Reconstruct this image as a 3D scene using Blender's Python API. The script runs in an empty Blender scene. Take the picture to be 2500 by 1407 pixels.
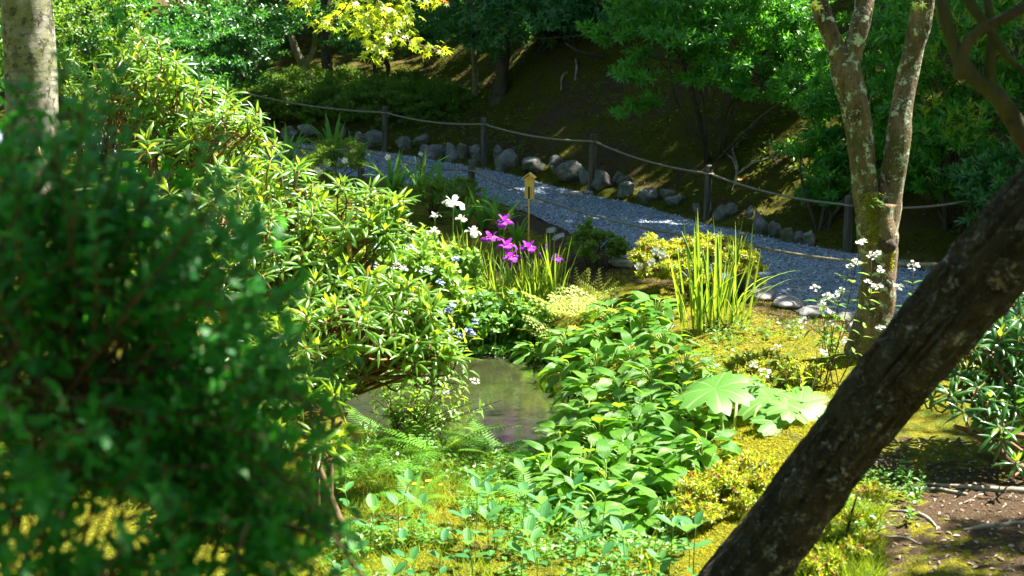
import bpy, bmesh, math
import numpy as np
from mathutils import Matrix, Vector

rng = np.random.default_rng(11)
SC = bpy.context.scene
COL = SC.collection
PI = math.pi
rad = math.radians

# ------------------------------------------------------------------ camera, sky, sun, exposure
CAM = np.array([0.0, 0.0, 2.7])
PITCH = rad(13.2)
FPX = 3472.0
cd = bpy.data.cameras.new('camera')
cam = bpy.data.objects.new('camera', cd)
COL.objects.link(cam)
cam.location = CAM
cam.rotation_euler = (PI / 2 - PITCH, 0, 0)
cd.lens = 50.0
cd.sensor_width = 36.0
cd.clip_start = 0.05
cd.clip_end = 500
cd.dof.use_dof = True
cd.dof.focus_distance = 10.8
cd.dof.aperture_fstop = 3.7
SC.camera = cam

SUN_EL, SUN_AZ = rad(57), rad(66)          # azimuth from +Y towards +X
w = bpy.data.worlds.new('World')
SC.world = w
w.use_nodes = True
wn = w.node_tree.nodes
sky = wn.new('ShaderNodeTexSky')
sky.sky_type = 'NISHITA'
sky.sun_disc = False
sky.sun_elevation = SUN_EL
sky.sun_rotation = SUN_AZ
wn['Background'].inputs['Strength'].default_value = 0.05
w.node_tree.links.new(sky.outputs[0], wn['Background'].inputs['Color'])
sd = bpy.data.lights.new('sun', 'SUN')
sd.energy = 5.0
sd.angle = rad(0.55)
sd.color = (1.0, 0.94, 0.84)
sun = bpy.data.objects.new('sun', sd)
COL.objects.link(sun)
SUNV = Vector((math.sin(SUN_AZ) * math.cos(SUN_EL), math.cos(SUN_AZ) * math.cos(SUN_EL), math.sin(SUN_EL)))
sun.rotation_euler = SUNV.to_track_quat('Z', 'Y').to_euler()
sun.location = SUNV * 40
SC.view_settings.view_transform = 'Standard'
SC.view_settings.look = 'None'
SC.view_settings.gamma = 1
SC.view_settings.use_curve_mapping = False
SC.view_settings.exposure = 2.6
SC.render.engine = 'CYCLES'
SC.cycles.use_denoising = True
SC.render.filter_size = 1.0
SC.cycles.max_bounces = 5
SC.cycles.diffuse_bounces = 2
SC.cycles.glossy_bounces = 3
SC.cycles.transmission_bounces = 4
SC.cycles.sample_clamp_indirect = 6.0

# ------------------------------------------------------------------ helpers: pixels to points
CT, ST = math.cos(PITCH), math.sin(PITCH)
def ray(px, py):
    u = (px - 1250.0) / FPX
    v = (703.5 - py) / FPX
    return np.array([u, CT + v * ST, -ST + v * CT])
def at(px, py, y):                        # point on the ray at horizontal distance y
    d = ray(px, py)
    return CAM + d * (y / d[1])
def atz(px, py, z):                       # point on the ray at height z
    d = ray(px, py)
    return CAM + d * ((z - CAM[2]) / d[2])
def mpp(y):                               # metres per photo pixel at distance y
    return y / FPX * 1.0
def nrm(a):
    a = np.asarray(a, float)
    return a / (np.linalg.norm(a, axis=-1, keepdims=True) + 1e-9)
def project(P):
    P = np.asarray(P, float) - CAM
    f = P[..., 1] * CT - P[..., 2] * ST
    u = P[..., 1] * ST + P[..., 2] * CT
    return 1250 + FPX * P[..., 0] / f, 703.5 - FPX * u / f, f

# smooth value noise on numpy arrays
_tab = np.random.default_rng(5).random((64, 64, 64)).astype(np.float32)
def vnoise(P, f=1.0):
    Q = np.asarray(P, float) * f
    I = np.floor(Q).astype(int)
    t = Q - I
    t = t * t * (3 - 2 * t)
    r = 0
    for a in (0, 1):
        for b in (0, 1):
            for c in (0, 1):
                wgt = np.where(a, t[..., 0], 1 - t[..., 0]) * np.where(b, t[..., 1], 1 - t[..., 1]) * np.where(c, t[..., 2], 1 - t[..., 2])
                r = r + wgt * _tab[(I[..., 0] + a) & 63, (I[..., 1] + b) & 63, (I[..., 2] + c) & 63]
    return r * 2 - 1
def fbm(P, f=1.0, o=4):
    s, a = 0, 1.0
    for k in range(o):
        s = s + a * vnoise(np.asarray(P) + 17.3 * k, f)
        f *= 2.03
        a *= 0.5
    return s

# ------------------------------------------------------------------ helpers: meshes
def np_mesh(name, V, polys, UV=None, mats=(), smooth=True, midx=None, sharp=False):
    V = np.asarray(V, np.float32)
    polys = [np.asarray(p, np.int32) for p in polys if len(p)]
    me = bpy.data.meshes.new(name)
    me.vertices.add(len(V))
    me.vertices.foreach_set('co', V.ravel())
    loops = np.concatenate([p.ravel() for p in polys])
    sizes = np.concatenate([np.full(len(p), p.shape[1], np.int32) for p in polys])
    starts = np.concatenate([[0], np.cumsum(sizes)[:-1]]).astype(np.int32)
    me.loops.add(len(loops))
    me.loops.foreach_set('vertex_index', loops)
    me.polygons.add(len(sizes))
    me.polygons.foreach_set('loop_start', starts)
    me.polygons.foreach_set('use_smooth', np.full(len(sizes), smooth, bool))
    if midx is not None:
        me.polygons.foreach_set('material_index', np.asarray(midx, np.int32))
    if UV is not None:
        l = me.uv_layers.new(name='UVMap')
        l.data.foreach_set('uv', np.asarray(UV, np.float32)[loops].ravel())
    for m in mats:
        me.materials.append(m)
    me.update(calc_edges=True)
    return me

class MB:
    """collects pieces into one mesh"""
    def __init__(s):
        s.V, s.P, s.U, s.M, s.n = [], {}, [], {}, 0
    def add(s, V, polys, UV=None, mi=0):
        V = np.asarray(V, float)
        s.V.append(V)
        s.U.append(np.zeros((len(V), 2)) if UV is None else np.asarray(UV, float))
        for p in polys:
            p = np.asarray(p, int)
            if len(p) == 0:
                continue
            s.P.setdefault(p.shape[1], []).append(p + s.n)
            s.M.setdefault(p.shape[1], []).append(np.full(len(p), mi))
        s.n += len(V)
        return s
    def mesh(s, name, mats, smooth=True):
        ks = sorted(s.P)
        polys = [np.concatenate(s.P[k]) for k in ks]
        mi = np.concatenate([np.concatenate(s.M[k]) for k in ks])
        return np_mesh(name, np.concatenate(s.V), polys, np.concatenate(s.U), mats, smooth, mi)
    def tube(s, pts, rr, n=7, cap=True, mi=0, bump=0.0, bf=6.0):
        s.add(*tube(pts, rr, n, cap, bump, bf), mi=mi)
        return s
    def box(s, c, size, rz=0.0, mi=0, bev=0.0, rx=0.0):
        x, y, z = np.array(size) / 2
        V = np.array([[a * x, b * y, c2 * z] for a in (-1, 1) for b in (-1, 1) for c2 in (-1, 1)])
        Q = np.array([[0, 1, 3, 2], [4, 6, 7, 5], [0, 4, 5, 1], [2, 3, 7, 6], [0, 2, 6, 4], [1, 5, 7, 3]])
        Rm = np.array(Matrix.Rotation(rz, 3, 'Z') @ Matrix.Rotation(rx, 3, 'Y'))
        s.add(V @ Rm.T + np.asarray(c), [Q], mi=mi)
        return s

def tube(pts, rr, n=7, cap=True, bump=0.0, bf=6.0):
    pts = np.asarray(pts, float)
    m = len(pts)
    rr = np.broadcast_to(np.asarray(rr, float), (m,))
    T = np.gradient(pts, axis=0)
    T = nrm(T)
    ref = np.array([0, 0, 1.0]) if abs(T[:, 2]).mean() < 0.8 else np.array([1.0, 0, 0])
    A = nrm(np.cross(T, ref))
    B = np.cross(T, A)
    th = np.arange(n) * 2 * PI / n
    ring = A[:, None, :] * np.cos(th)[None, :, None] + B[:, None, :] * np.sin(th)[None, :, None]
    V = pts[:, None, :] + ring * rr[:, None, None]
    if bump:
        V = V + ring * (bump * rr[:, None] * fbm(V, bf, 3))[..., None]
    L = np.concatenate([[0], np.cumsum(np.linalg.norm(np.diff(pts, axis=0), axis=1))])
    UV = np.stack([np.broadcast_to(np.arange(n) / n, (m, n)), np.broadcast_to(L[:, None], (m, n))], -1).reshape(-1, 2)
    i = np.arange(m - 1)[:, None] * n
    j = np.arange(n)[None, :]
    j2 = (j + 1) % n
    Q = np.stack([i + j, i + j2, i + n + j2, i + n + j], -1).reshape(-1, 4)
    V = V.reshape(-1, 3)
    polys = [Q]
    if cap:
        V = np.concatenate([V, pts[:1], pts[-1:]])
        UV = np.concatenate([UV, [[0, 0], [0, 1]]])
        a, b = m * n, m * n + 1
        jj = np.arange(n)
        polys.append(np.concatenate([np.stack([np.full(n, a), (jj + 1) % n, jj], 1),
                                     np.stack([np.full(n, b), (m - 1) * n + jj, (m - 1) * n + (jj + 1) % n], 1)]))
    return V, polys, UV

def curve(pts, n=24):                     # Catmull-Rom through points (any dimension)
    P = np.asarray(pts, float)
    P = np.vstack([2 * P[0] - P[1], P, 2 * P[-1] - P[-2]])
    m = len(P) - 3
    t = np.linspace(0, m, n)
    k = np.minimum(t.astype(int), m - 1)
    f = (t - k)[:, None]
    a, b, c, d = P[k], P[k + 1], P[k + 2], P[k + 3]
    return 0.5 * (2 * b + (c - a) * f + (2 * a - 5 * b + 4 * c - d) * f ** 2 + (3 * b - a - 3 * c + d) * f ** 3)

# ------------------------------------------------------------------ helpers: things and parts
def tag(o, label=None, cat=None, group=None, kind=None):
    if label: o['label'] = label
    if cat: o['category'] = cat
    if group: o['group'] = group
    if kind: o['kind'] = kind
    return o
def thing(name, label, cat, loc=(0, 0, 0), group=None):
    o = bpy.data.objects.new(name, None)
    o.empty_display_size = 0.1
    COL.objects.link(o)
    o.location = [float(v) for v in loc]
    return tag(o, label, cat, group)
def part(name, me, parent=None, kind=None, label=None, M=None):
    """mesh in world coordinates; a child of a top-level thing is moved back by that thing's place"""
    o = bpy.data.objects.new(name, me)
    COL.objects.link(o)
    B = Matrix.Identity(4) if M is None else Matrix(M.tolist())
    if parent is not None:
        o.parent = parent
        if parent.parent is None and parent.type == 'EMPTY':
            B = Matrix.Translation(-Vector(parent.location)) @ B
    o.matrix_basis = B
    if kind: o['kind'] = kind
    if label: o['label'] = label
    return o
def copy_tree(o, parent=None):
    c = o.copy()
    COL.objects.link(c)
    if parent is not None:
        c.parent = parent
    for ch in o.children:
        copy_tree(ch, c)
    return c

# ------------------------------------------------------------------ helpers: leaves
def prof(kind):
    return {
        'ell': lambda t: np.sin(PI * t) ** 0.75,
        'lance': lambda t: np.sin(PI * t ** 0.8) ** 0.95,
        'obl': lambda t: np.sin(PI * t ** 1.25) ** 0.8,
        'ovate': lambda t: np.sin(PI * t ** 0.62) ** 0.95,
        'heart': lambda t: np.sin(PI * np.clip(t * 0.93 + 0.07, 0, 1) ** 0.55) ** 0.9,
        'blade': lambda t: np.minimum(1, 0.55 + t * 2) * (1 - t ** 3.2),
        'petal': lambda t: np.sin(PI * (t * 0.86 + 0.02) ** 1.3) ** 0.7,
    }[kind]
def leaf_T(L, W, kind='lance', seg=4, cross=3, fold=0.25, bend=0.4, wave=0.0, stalk=0.0, cup=0.0, ph=0.0):
    t = np.linspace(0, 1, seg + 1)
    wd = np.maximum(prof(kind)(np.clip(t, 0, 1)), 0.03) * W / 2
    ang = bend * (t - 0.15)
    dy = np.cos(ang) * L / seg
    dz = -np.sin(ang) * L / seg
    y = np.concatenate([[0], np.cumsum(dy[:-1])]) + stalk
    z = np.concatenate([[0], np.cumsum(dz[:-1])])
    c = np.linspace(-1, 1, cross)
    X = c[None, :] * wd[:, None]
    ny, nz = np.sin(ang), np.cos(ang)
    h = fold * np.abs(X) - cup * wd[:, None] * (1 - c[None, :] ** 2) * 0 + wave * W * np.sin(t * 9 + ph)[:, None] * np.abs(c)[None, :]
    h = h - cup * np.abs(c)[None, :] ** 2 * wd[:, None]
    V = np.stack([X, y[:, None] + ny[:, None] * h, z[:, None] + nz[:, None] * h], -1).reshape(-1, 3)
    UV = np.stack([np.broadcast_to(c, X.shape) * 0.5 + 0.5, np.broadcast_to(t[:, None], X.shape)], -1).reshape(-1, 2)
    i = np.arange(seg)[:, None] * cross
    j = np.arange(cross - 1)[None, :]
    Q = np.stack([i + j, i + j + 1, i + cross + j + 1, i + cross + j], -1).reshape(-1, 4)
    return V, [Q], UV
def diamond_T(L, W, fold=0.25, droop=0.12):
    V = np.array([[0, 0, 0], [W / 2, L * 0.45, fold * W / 2], [0, L, -droop * L], [-W / 2, L * 0.45, fold * W / 2]])
    return V, [np.array([[0, 1, 2], [0, 2, 3]])], np.array([[.5, 0], [1, .45], [.5, 1], [0, .45]])
def hex_T(L, W, fold=0.3, droop=0.15):
    V = np.array([[0, 0, 0], [W / 2, L * 0.35, fold * W / 2], [W * .38, L * 0.68, fold * W * .38 - droop * L * .3], [0, L, -droop * L], [-W * .38, L * 0.68, fold * W * .38 - droop * L * .3], [-W / 2, L * 0.35, fold * W / 2]])
    return V, [np.array([[0, 1, 2, 3], [0, 3, 4, 5]])], np.array([[.5, 0], [1, .35], [.88, .68], [.5, 1], [.12, .68], [0, .35]])
def frames(P, D, N, S=1.0):
    P = np.asarray(P, float)
    D = nrm(D)
    N = np.asarray(N, float)
    Z = nrm(N - (N * D).sum(-1, keepdims=True) * D)
    X = np.cross(D, Z)
    S = np.broadcast_to(np.asarray(S, float), (len(P),))
    M = np.zeros((len(P), 4, 4))
    M[:, :3, 0] = X * S[:, None]
    M[:, :3, 1] = D * S[:, None]
    M[:, :3, 2] = Z * S[:, None]
    M[:, :3, 3] = P
    M[:, 3, 3] = 1
    return M
def stamp(mb, T, M, mi=0):                # many copies of one template into an MB
    V, polys, UV = T
    n, k = len(M), len(V)
    if n == 0:
        return mb
    VV = (np.einsum('nij,kj->nki', M[:, :3, :3], V) + M[:, None, :3, 3]).reshape(-1, 3)
    off = (np.arange(n) * k)[:, None, None]
    mb.add(VV, [(p[None] + off).reshape(-1, p.shape[1]) for p in polys], np.tile(UV, (n, 1)), mi)
    return mb
def stamp_mix(mb, Ts, M, mi=0):
    pick = rng.integers(0, len(Ts), len(M))
    for k, T in enumerate(Ts):
        stamp(mb, T, M[pick == k], mi)
    return mb
def rdir(n, zmin=-1.0, zmax=1.0):
    z = rng.uniform(zmin, zmax, n)
    a = rng.uniform(0, 2 * PI, n)
    r = np.sqrt(1 - z * z)
    return np.stack([r * np.cos(a), r * np.sin(a), z], 1)
def perp(A):
    ref = np.where(np.abs(A[:, 2:3]) < 0.9, np.array([[0, 0, 1.0]]), np.array([[1.0, 0, 0]]))
    U = nrm(np.cross(A, ref))
    return U, np.cross(A, U)
def twig_leaves(P, A, k, L, th=(35, 85), up=0.25, S=(0.75, 1.15), droop=0.0):
    """k leaves round the last L of each twig that ends at P and points along A"""
    n = len(P)
    A = nrm(A)
    U, W = perp(A)
    P = np.repeat(P, k, 0); A2 = np.repeat(A, k, 0); U = np.repeat(U, k, 0); W = np.repeat(W, k, 0)
    idx = np.tile(np.arange(k), n)
    s = (idx + rng.random(n * k) * 0.6) / k
    az = idx * 2.4 + np.repeat(rng.random(n) * 6.28, k) + rng.normal(0, 0.25, n * k)
    R = U * np.cos(az)[:, None] + W * np.sin(az)[:, None]
    t = np.radians(th[0] + (th[1] - th[0]) * s + rng.normal(0, 9, n * k))
    D = A2 * np.cos(t)[:, None] + R * np.sin(t)[:, None] - np.array([0, 0, droop])
    N = A2 * np.sin(t)[:, None] - R * np.cos(t)[:, None] + np.array([0, 0, up])
    return frames(P - A2 * (L * s)[:, None], D, N, rng.uniform(S[0], S[1], n * k))
def shell_points(ells, n, inner=0.55, zmin=-0.5, clump=0, clump_r=0.3):
    """points and outward directions in the outer part of a union of ellipsoids (cx,cy,cz,rx,ry,rz)"""
    E = np.array(ells, float)
    vol = (E[:, 3] * E[:, 4] * E[:, 5]) ** (2 / 3)
    m = rng.choice(len(E), int(n * 1.6) + 4, p=vol / vol.sum())
    D = rdir(len(m), zmin, 1.0)
    r = inner + (1 - inner) * rng.random(len(m)) ** 0.6
    P = E[m, :3] + D * E[m, 3:] * r[:, None]
    lump = 1 + 0.28 * fbm(P * np.array([1, 1, 1.3]), 1.6 / max(E[:, 3].mean(), .1), 3)
    P = E[m, :3] + (P - E[m, :3]) * lump[:, None]
    inside = np.zeros(len(m), int)
    for e in E:
        q = (((P - e[:3]) / e[3:]) ** 2).sum(1)
        inside += q < (inner * 0.9) ** 2
    keep = np.where(inside == 0)[0][:n]
    O = nrm(D[keep] / E[m[keep], 3:] * E[m[keep], 3:].mean(1, keepdims=True))
    return P[keep], O
def leaf_parts(root, Ts, M, mat, name='leaf', n_parts=300, rest="leaves", bias=None):
    """the leaves that show largest become objects; the rest one joined part"""
    mes = [np_mesh(name, T[0], T[1], T[2], (mat,)) for T in Ts]
    px, py, f = project(M[:, :3, 3])
    sc = f.copy()
    if bias is not None:
        sc = sc + bias
    sc = sc + np.where((px < -40) | (px > 2540) | (py < -40) | (py > 1450), 1e3, 0)
    order = np.argsort(sc)
    pick = order[:n_parts]
    k = rng.integers(0, len(mes), len(pick))
    for i, q in enumerate(pick):
        part(name, mes[k[i]], root, M=M[q])
    left = order[n_parts:]
    if len(left):
        mb = MB()
        stamp_mix(mb, Ts, M[left])
        part(rest, mb.mesh(rest, (mat,)), root, kind='stuff')

# ------------------------------------------------------------------ helpers: materials
def new_mat(name):
    m = bpy.data.materials.new(name)
    m.use_nodes = True
    nt = m.node_tree
    for nd in list(nt.nodes):
        nt.nodes.remove(nd)
    out = nt.nodes.new('ShaderNodeOutputMaterial')
    return m, nt, out
def node(nt, typ, ins=None, **kw):
    nd = nt.nodes.new(typ)
    for k, v in kw.items():
        setattr(nd, k, v)
    for k, v in (ins or {}).items():
        if hasattr(v, 'is_output'):
            nt.links.new(v, nd.inputs[k])
        else:
            nd.inputs[k].default_value = v
    return nd
def c4(c):
    return (c[0], c[1], c[2], 1.0)
def ramp(nt, fac, stops, interp='LINEAR'):
    r = nt.nodes.new('ShaderNodeValToRGB')
    r.color_ramp.interpolation = interp
    e = r.color_ramp.elements
    while len(e) < len(stops):
        e.new(0.5)
    for k, (p, c) in enumerate(stops):
        e[k].position = p
        e[k].color = c4(c) if len(c) == 3 else c
    nt.links.new(fac, r.inputs[0])
    return r
def mth(nt, op, a, b=None, c=None):
    nd = nt.nodes.new('ShaderNodeMath')
    nd.operation = op
    for k, v in enumerate((a, b, c)):
        if v is None: continue
        if hasattr(v, 'is_output'): nt.links.new(v, nd.inputs[k])
        else: nd.inputs[k].default_value = v
    return nd.outputs[0]
def mixc(nt, f, a, b):
    nd = nt.nodes.new('ShaderNodeMix')
    nd.data_type = 'RGBA'
    for k, v in ((0, f), (6, a), (7, b)):
        if hasattr(v, 'is_output'): nt.links.new(v, nd.inputs[k])
        else: nd.inputs[k].default_value = v if k == 0 else c4(v)
    return nd.outputs[2]

def leaf_mat(name, cols, trans, tr=0.4, rough=0.38, spec=0.5, rib=None, veins=0, old=None, old_frac=0.02, under=None, vein_s=0.55):
    """cols: list of leaf colours varied leaf by leaf; trans: colour of light let through"""
    m, nt, out = new_mat(name)
    oi = node(nt, 'ShaderNodeObjectInfo')
    ge = node(nt, 'ShaderNodeNewGeometry')
    rnd = mth(nt, 'FRACT', mth(nt, 'ADD', oi.outputs['Random'], ge.outputs['Random Per Island']))
    st = [(k / max(1, len(cols) - 1) * (1 - old_frac * 1.5 if old else 1), c) for k, c in enumerate(cols)]
    if old:
        st += [(1 - old_frac, cols[-1]), (1 - old_frac + 0.004, old)]
    base = ramp(nt, rnd, st).outputs[0]
    uv = node(nt, 'ShaderNodeUVMap')
    sp = node(nt, 'ShaderNodeSeparateXYZ', {0: uv.outputs[0]})
    au = mth(nt, 'ABSOLUTE', mth(nt, 'SUBTRACT', sp.outputs[0], 0.5))
    if rib:
        base = mixc(nt, mth(nt, 'LESS_THAN', au, 0.05), base, rib)
    nz = node(nt, 'ShaderNodeTexNoise', {'Scale': 25.0, 'Detail': 3.0})
    base = mixc(nt, mth(nt, 'MULTIPLY', nz.outputs[0], 0.25), base, tuple(v * 0.55 for v in cols[0]))
    if under:
        base = mixc(nt, ge.outputs['Backfacing'], base, under)
    bs = node(nt, 'ShaderNodeBsdfPrincipled', {'Base Color': base, 'Roughness': rough, 'Specular IOR Level': spec})
    tcol = mixc(nt, mth(nt, 'MULTIPLY', rnd, 0.5), trans, tuple(min(1, v * 0.7) for v in trans))
    if old:
        tcol = mixc(nt, mth(nt, 'GREATER_THAN', rnd, 1 - old_frac), tcol, old)
    tl = node(nt, 'ShaderNodeBsdfTranslucent', {'Color': tcol})
    if veins:
        h = mth(nt, 'ABSOLUTE', mth(nt, 'SINE', mth(nt, 'MULTIPLY', mth(nt, 'SUBTRACT', sp.outputs[0], 0.5), veins * PI)))
        bp = node(nt, 'ShaderNodeBump', {'Height': h, 'Strength': vein_s, 'Distance': 0.004})
        nt.links.new(bp.outputs[0], bs.inputs['Normal'])
        nt.links.new(bp.outputs[0], tl.inputs['Normal'])
    mx = node(nt, 'ShaderNodeMixShader', {0: tr, 1: bs.outputs[0], 2: tl.outputs[0]})
    nt.links.new(mx.outputs[0], out.inputs[0])
    return m

def plain_mat(name, a, b, scale=8.0, rough=0.8, bump=0.3, dist=0.01, spec=0.3, detail=5.0, stretch=None, lo=0.35, hi=0.65):
    m, nt, out = new_mat(name)
    tc = node(nt, 'ShaderNodeTexCoord')
    vec = tc.outputs['Object']
    if stretch:
        vec = node(nt, 'ShaderNodeMapping', {0: vec, 3: stretch}).outputs[0]
    nz = node(nt, 'ShaderNodeTexNoise', {'Vector': vec, 'Scale': scale, 'Detail': detail, 'Roughness': 0.65})
    col = ramp(nt, nz.outputs[0], [(lo, a), (hi, b)]).outputs[0]
    bp = node(nt, 'ShaderNodeBump', {'Height': nz.outputs[0], 'Strength': bump, 'Distance': dist})
    bs = node(nt, 'ShaderNodeBsdfPrincipled', {'Base Color': col, 'Roughness': rough, 'Specular IOR Level': spec, 'Normal': bp.outputs[0]})
    nt.links.new(bs.outputs[0], out.inputs[0])
    return m

# ------------------------------------------------------------------ the lie of the land
def edge(pts, left, right):
    P = sorted([tuple(atz(px, py, 0)[:2]) for px, py in pts] + left + right)
    P = np.array(P)
    return lambda x: np.interp(x, P[:, 0], P[:, 1])
far_edge = edge([(640, 345), (830, 360), (1000, 382), (1200, 417), (1440, 477), (1560, 503), (1725, 548), (2000, 607), (2280, 652)],
                [(-60, 30), (-15, 24.5), (-8, 22.6)], [(6, 10.6), (9, 8.6), (60, 0)])
near_edge = edge([(640, 408), (900, 440), (1150, 476), (1290, 520), (1400, 580), (1530, 640), (1830, 715), (1990, 762), (2080, 778)],
                 [(-60, 27), (-15, 22), (-8, 20.2)], [(3.6, 9.7), (6, 8.3), (9, 6.2), (60, -2)])
WATER_Z = -0.42
POND = np.array([atz(px, py, WATER_Z)[:2] for px, py in
                 [(1130, 822), (1200, 812), (1275, 835), (1345, 885), (1420, 960), (1425, 1000), (1370, 1045), (1320, 1105), (1265, 1135),
                  (1160, 1125), (1010, 1092), (890, 1060), (790, 1010), (730, 930), (800, 850), (930, 810), (1040, 812)]])
def pond_sd(x, y):
    """signed distance to the pond's edge, negative inside"""
    p = np.stack([np.asarray(x, float), np.asarray(y, float)], -1)
    d = np.full(p.shape[:-1], 1e9)
    ins = np.zeros(p.shape[:-1], bool)
    n = len(POND)
    for i in range(n):
        a, b = POND[i], POND[(i + 1) % n]
        e = b - a
        t = np.clip(((p - a) @ e) / (e @ e), 0, 1)
        d = np.minimum(d, np.linalg.norm(p - a - t[..., None] * e, axis=-1))
        c = (a[1] > p[..., 1]) != (b[1] > p[..., 1])
        xx = a[0] + (p[..., 1] - a[1]) / (b[1] - a[1] + 1e-12) * e[0]
        ins ^= c & (p[..., 0] < xx)
    return np.where(ins, -d, d)

ctl = [(0, 0, 1.05), (-3, 0, 1.05), (3, 0, 1.05), (-6, 0, 1.0), (7, 0, .8), (0, 3, .5), (-2.5, 3, .45), (2.5, 3, .45), (-2, 4.6, -.1), (.5, 4.8, -.12), (2.2, 4.8, .1),
       (4.5, 5.5, .12), (-4.5, 6, -.15), (-5, 9.5, -.1), (-7, 14, .1), (-4, 13, -.05), (-2.5, 12.5, -.2), (-1.4, 13.2, -.1), (-6, 19, .1), (6, 6, .1), (-9, 8, .1), (0, 28, 0), (-10, 28, .2), (9, 20, 0)]
for px, py, z in [(1000, 1150, -.35), (1150, 1230, -.33), (800, 1080, -.36), (1100, 1300, -.28), (1250, 1395, -.22), (600, 1350, -.3), (300, 1350, -.3), (1500, 1385, -.22),
                  (1250, 730, -.14), (1150, 700, -.14), (1050, 690, -.16), (1350, 700, -.06), (1290, 635, 0), (1450, 650, 0), (1520, 720, -.02), (1700, 760, .02), (1600, 790, -.06),
                  (1480, 850, -.2), (1560, 960, -.16), (1560, 1130, -.22), (1480, 1200, -.28), (1540, 1290, -.3), (1700, 900, -.03), (1700, 1050, -.1), (1850, 1050, .02), (1720, 1280, -.12),
                  (1950, 800, .03), (2090, 860, .04), (1990, 930, .02), (2150, 1000, .04), (2300, 1150, .03), (2400, 1300, .05), (2100, 1350, 0), (2450, 1000, .05), (2480, 850, .02)]:
    p = atz(px, py, z)
    ctl.append((p[0], p[1], z))
for x in np.linspace(-6, 6, 14):
    ctl.append((x, float(near_edge(x)) - 0.1, 0.02))
    ctl.append((x, float(near_edge(x)) + 0.8, 0.0))
ctl = np.array(ctl)
def _phi(r2):
    return np.where(r2 > 1e-9, 0.5 * r2 * np.log(r2 + 1e-12), 0)
_n = len(ctl)
_A = np.zeros((_n + 3, _n + 3))
_A[:_n, :_n] = _phi(((ctl[:, None, :2] - ctl[None, :, :2]) ** 2).sum(-1)) + np.eye(_n) * 0.05
_A[:_n, _n] = 1; _A[:_n, _n + 1:] = ctl[:, :2]
_A[_n:, :_n] = _A[:_n, _n:].T
_w = np.linalg.solve(_A, np.concatenate([ctl[:, 2], np.zeros(3)]))
def tps(x, y):
    x = np.asarray(x, float); y = np.asarray(y, float)
    xc, yc = np.clip(x, -9, 9), np.clip(y, -1, 26)
    s = _w[_n] + _w[_n + 1] * xc + _w[_n + 2] * yc
    for i in range(_n):
        s = s + _w[i] * _phi((xc - ctl[i, 0]) ** 2 + (yc - ctl[i, 1]) ** 2)
    return s
def sstep(a, b, t):
    t = np.clip((t - a) / (b - a), 0, 1)
    return t * t * (3 - 2 * t)
def H(x, y):
    x = np.asarray(x, float); y = np.asarray(y, float)
    fe, ne = far_edge(x), near_edge(x)
    s = y - fe
    g = 0.20 + 0.22 * sstep(-1.6, 0.6, x) - 0.10 * sstep(3.0, 6, x)
    hill = 0.07 * sstep(0, .35, s) + g * (np.sqrt(np.maximum(s - .25, 0) ** 2 + .36) - .6) * (1 - 0.25 * sstep(5, 14, s))
    P = np.stack([x, y, np.zeros_like(x)], -1)
    hill = hill + 0.10 * fbm(P, 0.55, 3) * sstep(0.2, 1.5, s) + 0.012 * fbm(P, 4.0, 2)
    near = tps(x, y) + 0.012 * fbm(P, 5.0, 3) + 0.02 * fbm(P, 1.7, 2)
    sd = pond_sd(x, y)
    out = WATER_Z + 0.03 + 0.75 * np.maximum(sd, 0)
    near = np.where(sd > 0, np.maximum(np.minimum(near, out), WATER_Z + 0.03), WATER_Z + 0.03 - np.minimum(.45, -sd * 1.3))
    k = sstep(0.02, 0.22, y - ne)
    near = near * (1 - k) + (-0.035) * k
    near = np.where(sd < .4, np.minimum(near, out), near)
    return np.where(s > 0, hill - .03 * (1 - sstep(0, .2, s)), near)
def ground(px, py):
    d = ray(px, py)
    t = np.concatenate([np.linspace(3.5, 14, 700), np.linspace(14, 45, 700)]) / d[1]
    P = CAM + t[:, None] * d
    k = np.where(P[:, 2] <= H(P[:, 0], P[:, 1]))[0]
    return P[k[0]] if len(k) else P[-1]
def onland(p, dz=0.0):
    return np.array([p[0], p[1], float(H(p[0], p[1])) + dz])

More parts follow.
